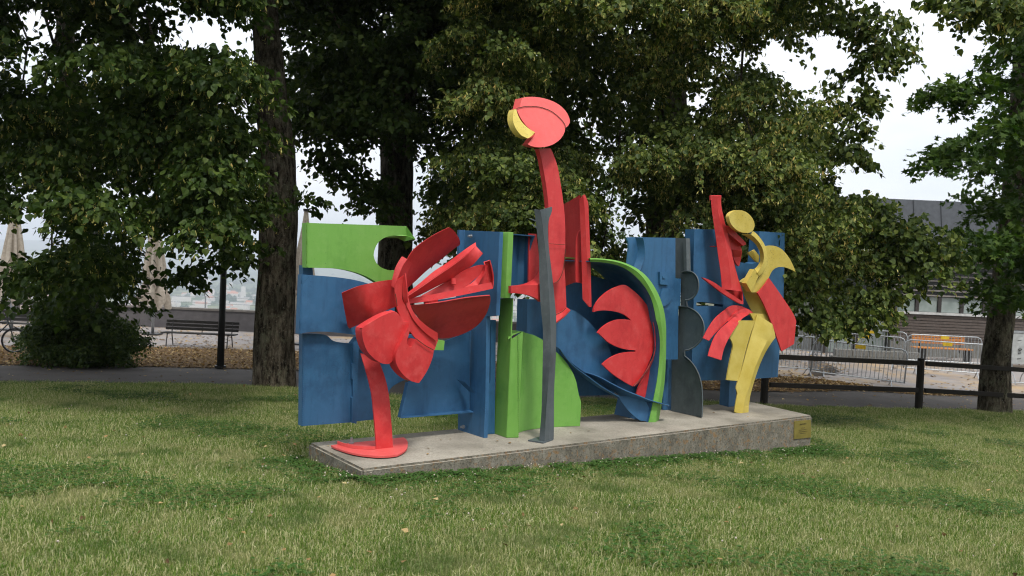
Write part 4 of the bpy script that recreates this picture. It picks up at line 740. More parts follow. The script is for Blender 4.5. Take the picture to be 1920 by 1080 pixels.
def blocker_tree(x, y, hgt, wid, label):                 # unseen tree, added near the camera to cut the frontal fill light
    b = np.array([x, y, Hs(x, y)]); t = thing('blocker_tree', b, label, 'tree', 'added unseen trees around the camera that dim the front light')
    V, Fc = trunk_mesh([b-[0, 0, .2], b+[0, 0, hgt*.4], b+[.1, 0, hgt*.8]], [.32, .24, .08], n=14, flare=.2); mk('trunk', V, Fc, BARK, t, smooth_=True); sp = []
    for _ in range(60):
        a = random.uniform(0, 6.28); q = random.random()**.5; h = random.uniform(.16, 1); p = b+np.array([math.cos(a)*q*wid*(1-abs(h-.5)*.8), math.sin(a)*q*wid, h*hgt]); px_, py_ = px_at(p); sp.append((px_, py_, p[1]))
    crown('crown', [foliage(sp, r=1.5, per=150, size=.32, kind='kite')], [LIMED, BRACT], t)
for x, y, h, w_, lab in ((-16, -13, 11, 4.5, 'added unseen leafy tree dimming the front light, leftmost of the row facing the sculpture'), (-6, -16, 12, 5, 'added unseen leafy tree dimming the front light, second from the left of the row facing the sculpture'), (4, -17, 12, 5, 'added unseen leafy tree dimming the front light, middle of the row facing the sculpture'), (14, -15, 12, 5, 'added unseen leafy tree dimming the front light, second from the right of the row facing the sculpture'), (22, -7, 11, 4.5, 'added unseen leafy tree dimming the front light, rightmost of the row facing the sculpture'), (-21, -2, 11, 4.5, 'added unseen leafy tree dimming the front light, at the far left')): blocker_tree(x, y, h, w_, lab)
# background trees behind the terrace building and left
def far_tree(px, py, d, hgt, wid, label):
    b = at_d(px, py, d); b[2] = Hs(b[0], b[1]); t = thing('lime_tree', b, label, 'tree', 'trees standing around the lawn')
    V, Fc = trunk_mesh([b-[0, 0, .2], b+[0, 0, hgt*.4], b+[.1, 0, hgt*.8]], [.28, .2, .08], n=14, flare=.2); mk('trunk', V, Fc, BARK, t, smooth_=True)
    sp = []
    for _ in range(26):
        a = random.uniform(0, 6.28); q = random.random()**.5; h = random.uniform(.28, 1); p = b+np.array([math.cos(a)*q*wid*(1-abs(h-.55)*.9), math.sin(a)*q*wid, h*hgt])
        x, y = px_at(p); sp.append((x, y, p[1]))
    crown('crown', [foliage(sp, r=1.0, per=260, size=.18, kind='kite')], [LIMED, BRACT], t)
far_tree(1010, 640, 33, 9.5, 3.4, 'further lime tree seen between the trunks behind the grey post')
far_tree(1400, 640, 30, 8.5, 3.2, 'further lime tree behind the right blue panel')
# ---------------------------------------------------------------- rail fence
fp0, fp1 = gnd(1432, 758), gnd(1722, 767); fd = fp1-fp0; fd /= np.linalg.norm(fd); step = np.linalg.norm(fp1-fp0)
FN = thing('rail_fence', fp0, 'dark stained wooden fence with two rails between the lawn and the tarmac path', 'fence')
def obox(mb, c0, c1, wv, hv, depth):               # beam from c0 to c1, width vector, height
    c0, c1 = np.array(c0), np.array(c1); w_ = np.array(wv)*depth/2; h = np.array([0, 0, hv/2]); V = [c+s*w_+t*h for c in (c0, c1) for s in (-1, 1) for t in (-1, 1)]
    return mb.add(V, [(0, 1, 3, 2), (4, 6, 7, 5), (0, 4, 5, 1), (2, 3, 7, 6), (0, 2, 6, 4), (1, 5, 7, 3)])
nrmf = np.array([-fd[1], fd[0], 0]); posts = [fp0+fd*step*k for k in range(0, 4)]
for k, p in enumerate(posts):
    p = p.copy(); p[2] = Hs(p[0], p[1])
    top = 1.06; V, Fc = trunk_mesh([p-[0, 0, .3], p+[0, 0, .5], p+[0, 0, top]], [.078, .075, .07], n=12, ridge=.02); V = V+[tuple(p+[0, 0, top+.01])]
    Fc = Fc+[(89*12+i, 89*12+(i+1) % 12, len(V)-1) for i in range(12)]; mk('post', V, Fc, FWOOD, FN, smooth_='auto' if False else False)
for k in range(3):
    a, b = posts[k], posts[k+1]
    for h in (.96, .40):
        mb = MB(); pa = a+fd*.0; pb_ = b; pa = np.array([pa[0], pa[1], Hs(pa[0], pa[1])+h]); pb_ = np.array([pb_[0], pb_[1], Hs(pb_[0], pb_[1])+h])
        obox(mb, pa-nrmf*.05+fd*.08, pb_-nrmf*.05-fd*.08, nrmf, .095, .06).build('rail', FWOOD, FN, bevel=.008)
# ---------------------------------------------------------------- crowd barriers
def make_barrier():
    t = thing('crowd_barrier', (0, 0, 0), 'x', 'barrier', 'galvanised crowd barriers on the terrace'); Lb, Hb = 2.5, 1.1; r = .022
    P = [(0, 0, .16), (0, 0, Hb-.16), (.05, 0, Hb-.05), (.16, 0, Hb), (Lb-.16, 0, Hb), (Lb-.05, 0, Hb-.05), (Lb, 0, Hb-.16), (Lb, 0, .16)]
    MB().tube(P, r, 8).build('frame', STEEL, t, smooth_=True); MB().tube([(0, 0, .18), (Lb, 0, .18)], r*.9, 6).build('bottom_rail', STEEL, t)
    bm = MB().tube([(0, 0, .18), (0, 0, Hb-.0)], .010, 5); me = None
    for k in range(1, 22):
        x = Lb*k/22
        if me is None: o = bm.build('bar', STEEL, t); me = o.data; o.location = (x, 0, 0)
        else: o = bpy.data.objects.new('bar', me); col.objects.link(o); o.parent = t; o.location = (x, 0, 0)
    for x in (.35, Lb-.35):
        MB().tube([(x, -.30, 0), (x, -.26, .03), (x, -.03, .20), (x, .03, .20), (x, .26, .03), (x, .30, 0)], .016, 6).build('foot', STEEL, t)
    MB().box((Lb*.5-.14, -.026, Hb-.12), (Lb*.5+.14, -.021, Hb-.01)).build('yellow_sticker', STICK, t)
    return t
bar0 = make_barrier()
def R4(x, y): return (1420+x/3.84, 560+y/3.84)
blist = [(R4(485, 560), R4(945, 622), 'nearest crowd barrier, just left of the middle fence post'), (R4(-90, 508), R4(370, 545), 'crowd barrier whose left half is hidden by the red sculpture limb'),
         (R4(560, 470), R4(985, 512), 'crowd barrier in the second row, behind the nearest one'), (R4(1115, 540), R4(1600, 525+52), 'crowd barrier in front of the orange bench'),
         (R4(1090, 480), R4(1590, 505), 'crowd barrier standing closest to the orange bench'), (R4(60, 385), R4(430, 420), 'crowd barrier in the back row beside the red limb, left of the others'),
         (R4(640, 425), R4(990, 455), 'rearmost crowd barrier under the low hanging lime branch')]
for k, (a, b, lab) in enumerate(blist):
    t = bar0 if k == 0 else copy_tree(bar0); t['label'] = lab
    pa, pb_ = gnd(*a), gnd(*b); dv = pb_-pa; ang = math.atan2(dv[1], dv[0]); mid = (pa+pb_)/2; dv = np.array([math.cos(ang), math.sin(ang)])
    o = mid[:2]-dv*1.25; t.location = (o[0], o[1], Hs(mid[0], mid[1])+.01); t.rotation_euler = (0, math.atan2(-(pb_[2]-pa[2]), 2.0), ang)
# ---------------------------------------------------------------- benches
OR = simple('orange_wood', (.50, .20, .05), .5, .4, scale=9); DW = simple('dark_bench_wood', (.016, .015, .013), .6, .4); IRON = simple('dark_iron', (.03, .03, .032), .5)
def bench(label, px, py, wood, length=2.3, ang=0.0, slats=3, seat=4, legs=IRON, thick=.035, hw=.095):
    b = gnd(px, py); t = thing('park_bench', b, label, 'bench', None, rz=ang); wv = dict(world=False)
    for k in range(seat): MB().box((-length/2, -.25+k*.11, .43), (length/2, -.25+k*.11+.09, .43+thick)).build('seat_slat', wood, t, world=False, bevel=.005)
    for k in range(slats): z = .52+k*(hw+.025); y = .20+k*.03; MB().box((-length/2, y, z), (length/2, y+.03, z+hw)).build('back_slat', wood, t, world=False, bevel=.005)
    for x in (-length/2+.22, 0, length/2-.22):
        if x == 0: MB().tube([(0, -.24, .42), (0, .2, .42), (0, .28, .84)], .016, 6).build('brace', legs, t, world=False); continue
        MB().tube([(x, -.30, 0), (x, -.22, .42)], .02, 6).build('leg', legs, t, world=False); MB().tube([(x, .32, 0), (x, .18, .42), (x, .29, .86)], .02, 6).build('leg', legs, t, world=False)
        MB().tube([(x, -.24, .42), (x, .22, .42)], .016, 6).build('support', legs, t, world=False)
    return t
bench('dark slatted park bench in front of the parapet wall, left of the lamp post', 374, 650, DW, 2.45, .02)
bench('dark bench at the left edge behind the bicycle', 12, 630, DW, 2.2, .0)
ob = thing('park_bench', gnd(1762, 676), 'orange wooden bench with three back slats behind the crowd barriers', 'bench', None, rz=-.06)
for k in range(3): MB().box((-1.0, .20, .62+k*.125), (1.0, .25, .72+k*.125)).build('back_slat', OR, ob, world=False, bevel=.01)
for k in range(3): MB().box((-1.08, -.25+k*.15, .45), (1.12, -.12+k*.15, .50)).build('seat_slat', OR, ob, world=False, bevel=.01)
for x in (-.75, .95): MB().box((x, -.2, 0), (x+.14, .2, .45)).build('leg', BLACK, ob, world=False)
for x in (-.7, .8): MB().box((x, .251, .3), (x+.05, .28, 1.0)).build('backrest_support', BLACK, ob, world=False)
# ---------------------------------------------------------------- parapet wall, wire fence beyond, small box on the wall
WALLM = simple('rendered_wall', (.10, .095, .10), .9, .2, scale=3); CAPM = simple('wall_coping', (.16, .15, .14), .85, .2)
wy = 36.0; xs = np.linspace(-34, 7, 42); PW = thing('parapet_wall', (-14, wy, -1.6), 'long low grey parapet wall with coping at the edge of the hilltop terrace', 'wall')
wt = 1.65-2.33
MB().box((-34, wy, -2.6), (6.5, wy+.3, wt-.09)).build('wall_body', WALLM, PW); 
for k in range(20):
    x0 = -34+k*2.03; MB().box((x0, wy-.04, wt-.088), (x0+2.022, wy+.34, wt)).build('coping_stone', CAPM, PW, bevel=.006)
WF = thing('wire_fence', (-14, wy+2.2, -1.7), 'thin wire fence on posts just beyond the parapet wall', 'fence')
for k in range(15): x = -34+k*2.9; MB().tube([(x, wy+2.2, -4), (x, wy+2.2, wt+.42)], .03, 6).build('post', STEEL, WF)
for z in (wt+.38, wt+.1): MB().tube([(-34, wy+2.2, z), (6.6, wy+2.2, z)], .012, 4).build('wire', STEEL, WF)
bxp = at_d(47, 580, wy-.12); tb_ = thing('utility_box', bxp, 'small beige box fixed to the parapet wall behind the bicycle', 'box')
MB().box((bxp[0]-.22, wy-.12, bxp[2]-.16), (bxp[0]+.22, wy-.002, bxp[2]+.17)).build('box_body', simple('beige_metal', (.42, .36, .32), .6), tb_, bevel=.01)
MB().box((bxp[0]-.19, wy-.128, bxp[2]-.13), (bxp[0]+.19, wy-.121, bxp[2]+.14)).build('box_door', simple('beige_door', (.46, .40, .35), .6), tb_)
# ---------------------------------------------------------------- lamp post
lb = gnd(413, 690); LP = thing('lamp_post', lb, 'slim dark lamp post rising into the foliage between the bench and the thick trunk', 'lamp')
MB().tube([lb-[0, 0, .1], lb+[0, 0, 1.2], lb+[0, 0, 5.2]], [.085, .078, .055], 14).build('pole', BLACK, LP, smooth_=True)
MB().tube([lb+[0, 0, 0], lb+[0, 0, .06]], .13, 14).build('base_collar', BLACK, LP)
MB().tube([lb+[0, 0, 5.2], lb+[0, 0, 5.3], lb+[0, 0, 5.55]], [.08, .22, .20], 16).build('lantern', simple('frosted_glass', (.6, .6, .58), .3), LP, smooth_=True); MB().tube([lb+[0, 0, 5.551], lb+[0, 0, 5.65]], [.26, .05], 16).build('lantern_cap', BLACK, LP)
# ---------------------------------------------------------------- closed parasols
CLOTH = simple('beige_parasol_cloth', (.37, .33, .28), .9, .1, scale=12); CLOTHD = simple('beige_cloth_strap', (.30, .26, .22), .9, .1)
def make_parasol():
    t = thing('closed_parasol', (0, 0, 0), 'x', 'parasol', 'tall closed parasols along the parapet wall')
    MB().tube([(0, 0, 0), (0, 0, 1.5)], .055, 10).build('pole', STEEL, t, smooth_=True); MB().box((-.28, -.28, 0), (.28, .28, .05)).build('base_plate', IRON, t)
    n = 96; rows = 34; V = []
    for i in range(rows):
        s = i/(rows-1); z = 4.85-s*3.7
        R = .07+.40*s**1.05*(1-.12*math.exp(-((s-.80)/.05)**2)*2.2)
        for k in range(n):
            th = 2*math.pi*k/n; fold = .34*math.sin(th*8+.6*math.sin(3*th))*min(1, s*2.2)+.07*math.sin(th*19+s*4); zz = z-(.16*math.sin(th*8+1.2)+.10*math.sin(th*5))*max(0, (s-.75)/.25)
            V.append((R*(1+fold)*math.cos(th), R*(1+fold)*math.sin(th), zz))
    mk('canopy', V, [(i*n+k, (i+1)*n+k, (i+1)*n+(k+1) % n, i*n+(k+1) % n) for i in range(rows-1) for k in range(n)], CLOTH, t, smooth_=True, world=False)
    MB().tube([(0, 0, 4.84), (0, 0, 4.93)], [.10, .12], 12).build('top_cap', IRON, t)
    n = 40; V = []
    for z in (1.86, 1.98):
        for k in range(n): th = 2*math.pi*k/n; R = .37; V.append((R*math.cos(th), R*math.sin(th), z))
    mk('strap', V, [(k, (k+1) % n, n+(k+1) % n, n+k) for k in range(n)], CLOTHD, t, smooth_=True, world=False); return t
para = make_parasol()
for k, (px, py, d, lab, s) in enumerate([(286, 627, 32, 'closed beige parasol behind the dark slatted bench', 1.0), (21, 640, 31, 'closed beige parasol at the left edge beyond the bicycle', 1.0), (565, 642, 31, 'closed beige parasol between the thick trunk and the green panel', 1.0)]):
    t = para if k == 0 else copy_tree(para); t['label'] = lab; p = at_d(px, py, d); t.location = (p[0], p[1], Hs(p[0], p[1])); t.rotation_euler = (0, 0, k*1.3)
# ---------------------------------------------------------------- bicycle
bk = gnd(26, 662); BK = thing('bicycle', bk, 'dark bicycle standing at the left edge, its wheel beside the bushy tree foot', 'bicycle', None, rz=.12)
RUB = simple('tyre_rubber', (.015, .015, .015), .8)
for x in (0, -1.05):
    w_ = thing('wheel', (x, 0, .34), None, None); w_.parent = BK
    th = np.linspace(0, 2*math.pi, 33); ring = lambda r: np.column_stack([r*np.cos(th), 0*th, r*np.sin(th)])
    MB().tube(ring(.32), .022, 8, cap=False).build('tyre', RUB, w_, smooth_=True, world=False); MB().tube(ring(.292), .010, 6, cap=False).build('rim', STEEL, w_, world=False)
    mb = MB(); [mb.tube([(0, 0, 0), (.29*math.cos(a), 0, .29*math.sin(a))], .002, 4) for a in np.linspace(0, 2*math.pi, 19)[:-1]]; mb.build('spokes', STEEL, w_, world=False)
for a, b in (((0, 0, .34), (-.20, 0, .95)), ((-.17, 0, .85), (-.72, 0, .80)), ((-.16, 0, .80), (-.62, 0, .30)), ((-.62, 0, .30), (-.75, 0, .92)), ((-.62, 0, .30), (-1.05, 0, .34)), ((-.72, 0, .80), (-1.05, 0, .34))):
    MB().tube([a, b], .018, 8).build('frame_tube', simple('bike_paint', (.04, .05, .055), .4) if 'bp' not in globals() else bp, BK, world=False)
MB().tube([(-.20, 0, .95), (-.22, 0, 1.05), (-.16, -.28, 1.08), (-.30, -.33, 1.08)], .013, 6).build('handlebar', BLACK, BK, world=False); MB().tube([(-.22, 0, 1.05), (-.16, .28, 1.08), (-.30, .33, 1.08)], .013, 6).build('handlebar', BLACK, BK, world=False)
MB().tube([(-.62, 0, .95), (-.78, 0, .965), (-.90, 0, .97)], [.03, .06, .085], 8).build('saddle', BLACK, BK, world=False)
MB().tube([(-.62, -.04, .30), (-.52, -.10, .18)], .012, 6).build('crank', STEEL, BK, world=False); MB().tube([(-.02, 0, .72), (.16, 0, .64), (.30, 0, .5), (.35, 0, .36)], .018, 6).build('mudguard', BLACK, BK, world=False)
# ---------------------------------------------------------------- building with louvres at the right
ROOF = simple('zinc_roof', (.062, .068, .078), .45, .5, .3); LOUV = simple('dark_glass', (.012, .014, .016), .25, .5); SLAT = simple('weathered_slat', (.22, .20, .185), .8); FR = simple('window_frame', (.035, .03, .028), .6)
SILL = simple('white_sill', (.50, .50, .49), .6); WOODC = simple('weathered_cladding', (.115, .095, .085), .85, .2, scale=10); BASEC = simple('grey_base_wall', (.17, .165, .15), .9)
mm = Mt('window_glass'); n1 = mm.noise(1.2, 3); mm.base(mm.ramp(n1, [(.35, (.16, .20, .19)), (.65, (.30, .34, .33))]), .08, .6); GLS = mm.m
bd = 34.5; bl = at_d(1470, 655, bd); BGL = thing('timber_building', (14, bd, -1.3), 'low building with zinc roof, dark louvres, a window band and weathered timber cladding', 'building')
X0, X1 = at_d(1672, 600, bd)[0], 27.0
def zpx(px, py, d=bd): return at_d(px, py, d)[2]
xl = at_d(1545, 600, bd)[0]+4
z_roof0, z_roof1 = zpx(1760, 473), zpx(1760, 377); z_sl0 = zpx(1760, 556); z_w0, z_w1 = zpx(1760, 586), zpx(1760, 557); z_c0 = zpx(1760, 640); z_g = zpx(1760, 668)-.4
MB().box((xl-4, bd+1.3, z_g), (X1, bd+14, z_roof1-.1)).build('wall', BASEC, BGL)
npan = 13; pw = (X1-xl+4)/npan
for k in range(npan):
    x0 = xl-4+k*pw; V = [(x0, bd-.5, z_roof0), (x0+pw-.02, bd-.5, z_roof0), (x0+pw-.02, bd-.1, z_roof1), (x0, bd-.1, z_roof1)]; V += [(a, b+.05, c-.06) for a, b, c in V]
    mk('roof_panel', V, [(0, 1, 2, 3), (7, 6, 5, 4), (0, 4, 5, 1), (1, 5, 6, 2), (2, 6, 7, 3), (3, 7, 4, 0)], ROOF, BGL)
    MB().tube([(x0-.01, bd-.52, z_roof0), (x0-.01, bd-.12, z_roof1)], .022, 5).build('roof_seam', ROOF, BGL)
MB().box((xl-4, bd-.62, z_roof0-.12), (X1, bd-.5, z_roof0-.01)).build('gutter', SILL, BGL)
MB().box((X0, bd+.3, z_sl0), (X1, bd+.5, z_roof0-.14)).build('louvre_recess', LOUV, BGL)
nsl = 8; hh = (z_roof0-.2-z_sl0)/nsl
for k in range(nsl): MB().box((X0, bd-.05-.0*k, z_sl0+k*hh), (X1, bd+.22, z_sl0+k*hh+.055)).build('louvre_slat', SLAT, BGL)
wpx = at_d(1700, 570, bd)[0]-at_d(1658, 570, bd)[0]; nw = int((X1-X0)/wpx)
for k in range(nw):
    x0 = X0+.02+k*wpx; f_ = MB().box((x0, bd-.02, z_w0), (x0+.14, bd+.28, z_w1)).build('window', FR, BGL); MB().box((x0+.145, bd+.05, z_w0+.01), (x0+wpx-.005, bd+.10, z_w1-.01)).build('pane', GLS, f_)
MB().box((X0, bd-.10, z_w0-.10), (X1, bd+.2, z_w0-.003)).build('window_sill', SILL, BGL)
nb = 9; bh = (z_w0-.105-z_c0)/nb
for k in range(nb):
    off = random.uniform(0, .02); MB().box((X0, bd-.04+off, z_c0+k*bh), (X1, bd+.12, z_c0+(k+1)*bh-.02)).build('cladding_board', WOODC, BGL)
MB().box((X0, bd+.0, z_g), (X1, bd+.2, z_c0-.003)).build('base_wall', BASEC, BGL)
MB().box((xl-4, bd+.2, z_sl0), (X0-.01, bd+.5, z_roof0-.14)).build('louvre_recess', LOUV, BGL)
for k in range(2): x0 = xl-3.9+k*1.3; f_ = MB().box((x0, bd+.25, z_g), (x0+.12, bd+.55, z_sl0)).build('door', FR, BGL); MB().box((x0+.125, bd+.4, z_g+.35), (x0+1.295, bd+.45, z_sl0-.05)).build('door_pane', GLS, f_)
# low block wall behind the barriers
lw = gnd(1560, 676); LW = thing('low_wall', lw, 'low grey block wall behind the second row of crowd barriers', 'wall')
for r_ in range(2):
    for k in range(5): MB().box((lw[0]+k*.62+r_*.12, lw[1], lw[2]-.05+r_*.24), (lw[0]+k*.62+.61+r_*.12, lw[1]+.3, lw[2]+.18+r_*.24)).build('block', BASEC, LW, bevel=.01)
# information board and cycle rack at the right edge
ib = gnd(1914, 688); IB = thing('information_board', ib, 'pale information board with dark figures at the right edge', 'sign')
MB().box((ib[0]-.35, ib[1], ib[2]+.1), (ib[0]+1.2, ib[1]+.25, ib[2]+1.25)).build('panel', simple('pale_panel', (.38, .40, .40), .5), IB, bevel=.01)
MB().box((ib[0]-.37, ib[1]-.02, ib[2]+1.252), (ib[0]+1.22, ib[1]+.27, ib[2]+1.32)).build('top_rail', STEEL, IB)
for x in (ib[0]-.33, ib[0]+1.15): MB().box((x, ib[1]+.05, ib[2]-.05), (x+.06, ib[1]+.15, ib[2]+.098)).build('leg', STEEL, IB)
for (dx, z, w_, h) in ((.08, .98, .22, .03), (.14, .62, .12, .14), (.12, .5, .16, .08), (.1, .3, .22, .05)): MB().tube([(ib[0]-.35+dx+.1, ib[1]-.004, ib[2]+z), (ib[0]-.35+dx+.1+w_*.6, ib[1]-.004, ib[2]+z+h*.4)], h*.4, 6).build('printed_mark', simple('grey_print', (.12, .13, .13), .7), IB)
cr_ = gnd(1897, 722); CR = thing('cycle_rack', cr_, 'low silver cycle rack of bent hoops beside the maple trunk', 'rack')
MB().tube([(cr_[0]-.3, cr_[1], cr_[2]+.08), (cr_[0]+2.2, cr_[1], cr_[2]+.08)], .02, 6).build('rail', STEEL, CR)
for k in range(4):
    x = cr_[0]-.1+k*.55; th = np.linspace(0, math.pi, 9); MB().tube(np.column_stack([x+.0*th, cr_[1]+.35*np.cos(th), cr_[2]+.05+.38*np.sin(th)]), .014, 6).build('hoop', STEEL, CR)
# ---------------------------------------------------------------- town in the valley
TW, TR, TG = simple('pale_render', (.55, .52, .48), .9), simple('red_tiles', (.36, .16, .10), .9), simple('grey_tiles', (.22, .21, .21), .9)
def house_mesh(kind):
    L_, W_, h, rh = [(14, 10, 7, 4), (26, 12, 11, 4), (40, 18, 9, 1.0), (12, 12, 18, 1.0)][kind]
    V = [(x*L_/2, y*W_/2, z) for z in (-4, h) for x, y in ((-1, -1), (1, -1), (1, 1), (-1, 1))]+[(-L_/2, 0, h+rh), (L_/2, 0, h+rh)]
    me = bpy.data.meshes.new('town_house'); me.from_pydata(V, [], [(0, 1, 5, 4), (1, 2, 6, 5), (2, 3, 7, 6), (3, 0, 4, 7), (4, 5, 9, 8), (6, 7, 8, 9), (5, 6, 9), (7, 4, 8)])
    me.materials.append(TW); me.materials.append(TR if kind < 2 else TG); me.polygons.foreach_set('material_index', [0, 0, 0, 0, 1, 1, 0, 0]); return me
HM = [house_mesh(k) for k in range(4)]
for k in range(280):
    pxx = random.choice([random.uniform(220, 500), random.uniform(220, 500), random.uniform(30, 130), random.uniform(550, 600), random.uniform(930, 1000)]); y = random.choice([random.gauss(2150, 180), random.gauss(2700, 300), random.uniform(1700, 4600)]); y = max(y, 1500)
    x = at_d(pxx, 500, y)[0]; o = bpy.data.objects.new('town_house', random.choice(HM)); col.objects.link(o); z = float(VH(np.array([x]), np.array([y]))[0]); o.location = (x, y, z); o.rotation_euler = (0, 0, random.choice([.3, .3+math.pi/2, -.2])+random.gauss(0, .1)); s = random.uniform(.9, 1.5); o.scale = (s, s, s)
    tag(o, 'small pale house of the town far below in the hazy valley', 'house', 'houses of the town in the valley')
# woods and hedges far below
n = 9000; yv = rng.uniform(1300, 6500, n); xv = (rng.uniform(-.62, .3, n))*yv; keep = fbm(xv, yv, 700, 4, 9) > .25; xv, yv = xv[keep], yv[keep]; zv = VH(xv, yv)
oc = np.array([[1, 0, 0], [0, 1, 0], [-1, 0, 0], [0, -1, 0], [0, 0, 1.1], [0, 0, -.4]]); of = np.array([[0, 1, 4], [1, 2, 4], [2, 3, 4], [3, 0, 4]]); sz = rng.uniform(8, 22, len(xv))
V = np.column_stack([xv, yv, zv])[:, None]+oc[None]*sz[:, None, None]*np.array([1, 1, .75]); fl = (of.ravel()[None]+np.arange(len(xv))[:, None]*6).ravel()
tag(raw('valley_woods', V.reshape(-1, 3), fl, np.full(len(xv)*4, 3), [simple('far_foliage', (.022, .045, .022), .95)]), kind='stuff')
# ---------------------------------------------------------------- fallen leaves
def scatter(name, n, sampler, size, mat, tilt=.35, off=.012):
    P = sampler(n); P[:, 2] = H(P[:, 0], P[:, 1])+off; m = len(P); a = rng.uniform(0, 6.28, m); T = np.column_stack([np.cos(a), np.sin(a), rng.normal(0, tilt*.6, m)]); T /= np.linalg.norm(T, axis=1)[:, None]
    Nn = rng.normal(0, tilt, (m, 3)); Nn[:, 2] += 1; V, l, z = leaf_arrays('kite', P, T, Nn, size*rng.uniform(.6, 1.3, m)); return tag(raw(name, V, l, z, [mat]), kind='stuff')
def s_bed(n):
    i = rng.uniform(0, 88, n); k = i.astype(int); f = (i-k)[:, None]; a = cB[k]*(1-f)+cB[k+1]*f; b = cC[k]*(1-f)+cC[k+1]*f; t = rng.beta(.9, .8, n)[:, None]; return a*(1-t)+b*t
def s_plaza(n):
    i = rng.uniform(0, 88, n); k = i.astype(int); f = (i-k)[:, None]; a = cC[k]*(1-f)+cC[k+1]*f; b = cD[k]*(1-f)+cD[k+1]*f; t = (rng.uniform(0, 1, n)**1.4)[:, None]; p = a*(1-t)+b*t; return p[fbm(p[:, 0], p[:, 1], 5, 4, 4) > -.1]
def s_path(n):
    i = rng.uniform(0, 88, n); k = i.astype(int); f = (i-k)[:, None]; a = cA2[k]*(1-f)+cA2[k+1]*f; b = cB[k]*(1-f)+cB[k+1]*f; t = rng.uniform(0, 1, n)[:, None]; t = np.where(rng.uniform(0, 1, (n, 1)) < .7, .93+.08*t, t); return a*(1-t)+b*t
scatter('leaf_litter', 30000, s_bed, .07, FALLEN, .5); scatter('fallen_leaves', 12000, s_plaza, .09, FALLEN, .2, .0); scatter('fallen_leaves', 2600, s_path, .06, FALLEN, .2, 0.0)
# ---------------------------------------------------------------- grass: tufts spread over the lawn by one geometry-node object
def tuft(nbl, rad, seed, hmin=.022, hmax=.062):
    r_ = np.random.default_rng(seed); V = []; Fc = []
    for i in range(nbl):
        a, q = r_.uniform(0, 6.28), rad*math.sqrt(r_.uniform()); x, y = q*math.cos(a), q*math.sin(a); h = r_.uniform(hmin, hmax); th = r_.uniform(0, 6.28); wd = r_.uniform(.0011, .0024); ln = r_.uniform(.1, .9)*h; la = r_.uniform(0, 6.28)
        c, s = math.cos(th)*wd, math.sin(th)*wd; lx, ly = math.cos(la)*ln, math.sin(la)*ln; k = len(V)
        V += [(x-c, y-s, -.004), (x+c, y+s, -.004), (x+c*.8+lx*.35, y+s*.8+ly*.35, h*.6), (x-c*.8+lx*.35, y-s*.8+ly*.35, h*.6), (x+lx, y+ly, h*(1-.25*ln/h))]; Fc += [(k, k+1, k+2, k+3), (k+3, k+2, k+4)]
    me = bpy.data.meshes.new('grass_tuft'); me.from_pydata(V, [], Fc); me.materials.append(GRASS); return me
tufts = [tuft(90, .13, 11, .015, .045), tuft(90, .13, 12, .015, .042), tuft(60, .12, 13, .02, .065), tuft(100, .14, 14, .012, .035), tuft(26, .16, 15, .05, .10)]
tc_ = bpy.data.collections.new('grass_tufts')
for me in tufts: o = bpy.data.objects.new('grass_tuft', me); tc_.objects.link(o)
# emitter: lawn patch in view
def edge_y(x): return np.interp(x, cA2[:, 0], cA2[:, 1])
xs = np.arange(-16, 18.5, .25); ys = np.arange(1.8, 19.2, .25); XX, YY = np.meshgrid(xs, ys); ZZg = H(XX.ravel(), YY.ravel()); V = np.column_stack([XX.ravel(), YY.ravel(), ZZg]); nx = len(xs); Fc = []
Pu = np.array([PF[:2], PR[:2], UV(PLEN+.2, VB)[:2], UV(.03, VB)[:2]])
for i in range(len(ys)-1):
    for j in range(nx-1):
        x, y = xs[j]+.125, ys[i]+.125
        if abs(x) > y*.70+3.0 or y > edge_y(x)-.10: continue
        q = np.array([x, y, 0])-PF; uu, vv = q@U, q@N
        if .12 < uu < PLEN-.0 and .1 < vv < VB-.1: continue
        Fc.append((i*nx+j, i*nx+j+1, (i+1)*nx+j+1, (i+1)*nx+j))
gr = mk('grass', V, Fc, GRASS); tag(gr, kind='stuff')
ng = bpy.data.node_groups.new('grass_scatter', 'GeometryNodeTree'); ng.interface.new_socket('Geometry', in_out='INPUT', socket_type='NodeSocketGeometry'); ng.interface.new_socket('Geometry', in_out='OUTPUT', socket_type='NodeSocketGeometry')
G = lambda t: ng.nodes.new(t); gi, go = G('NodeGroupInput'), G('NodeGroupOutput'); dp = G('GeometryNodeDistributePointsOnFaces'); dp.inputs['Density'].default_value = 240
ci = G('GeometryNodeCollectionInfo'); ci.inputs[0].default_value = tc_; ci.inputs['Separate Children'].default_value = True; ci.inputs['Reset Children'].default_value = True
ip = G('GeometryNodeInstanceOnPoints'); ip.inputs['Pick Instance'].default_value = True; rv = G('FunctionNodeRandomValue'); rv.data_type = 'FLOAT_VECTOR'; rv.inputs[0].default_value = (-.12, -.12, 0); rv.inputs[1].default_value = (.12, .12, 6.28)
rs = G('FunctionNodeRandomValue'); rs.data_type = 'FLOAT'; rs.inputs[2].default_value = .55; rs.inputs[3].default_value = 1.05
l = ng.links.new; l(gi.outputs[0], dp.inputs[0]); l(dp.outputs[0], ip.inputs[0]); l(ci.outputs[0], ip.inputs['Instance']); l(rv.outputs[0], ip.inputs['Rotation']); l(rs.outputs[1], ip.inputs['Scale']); l(ip.outputs[0], go.inputs[0])
gm = gr.modifiers.new('scatter', 'NODES'); gm.node_group = ng
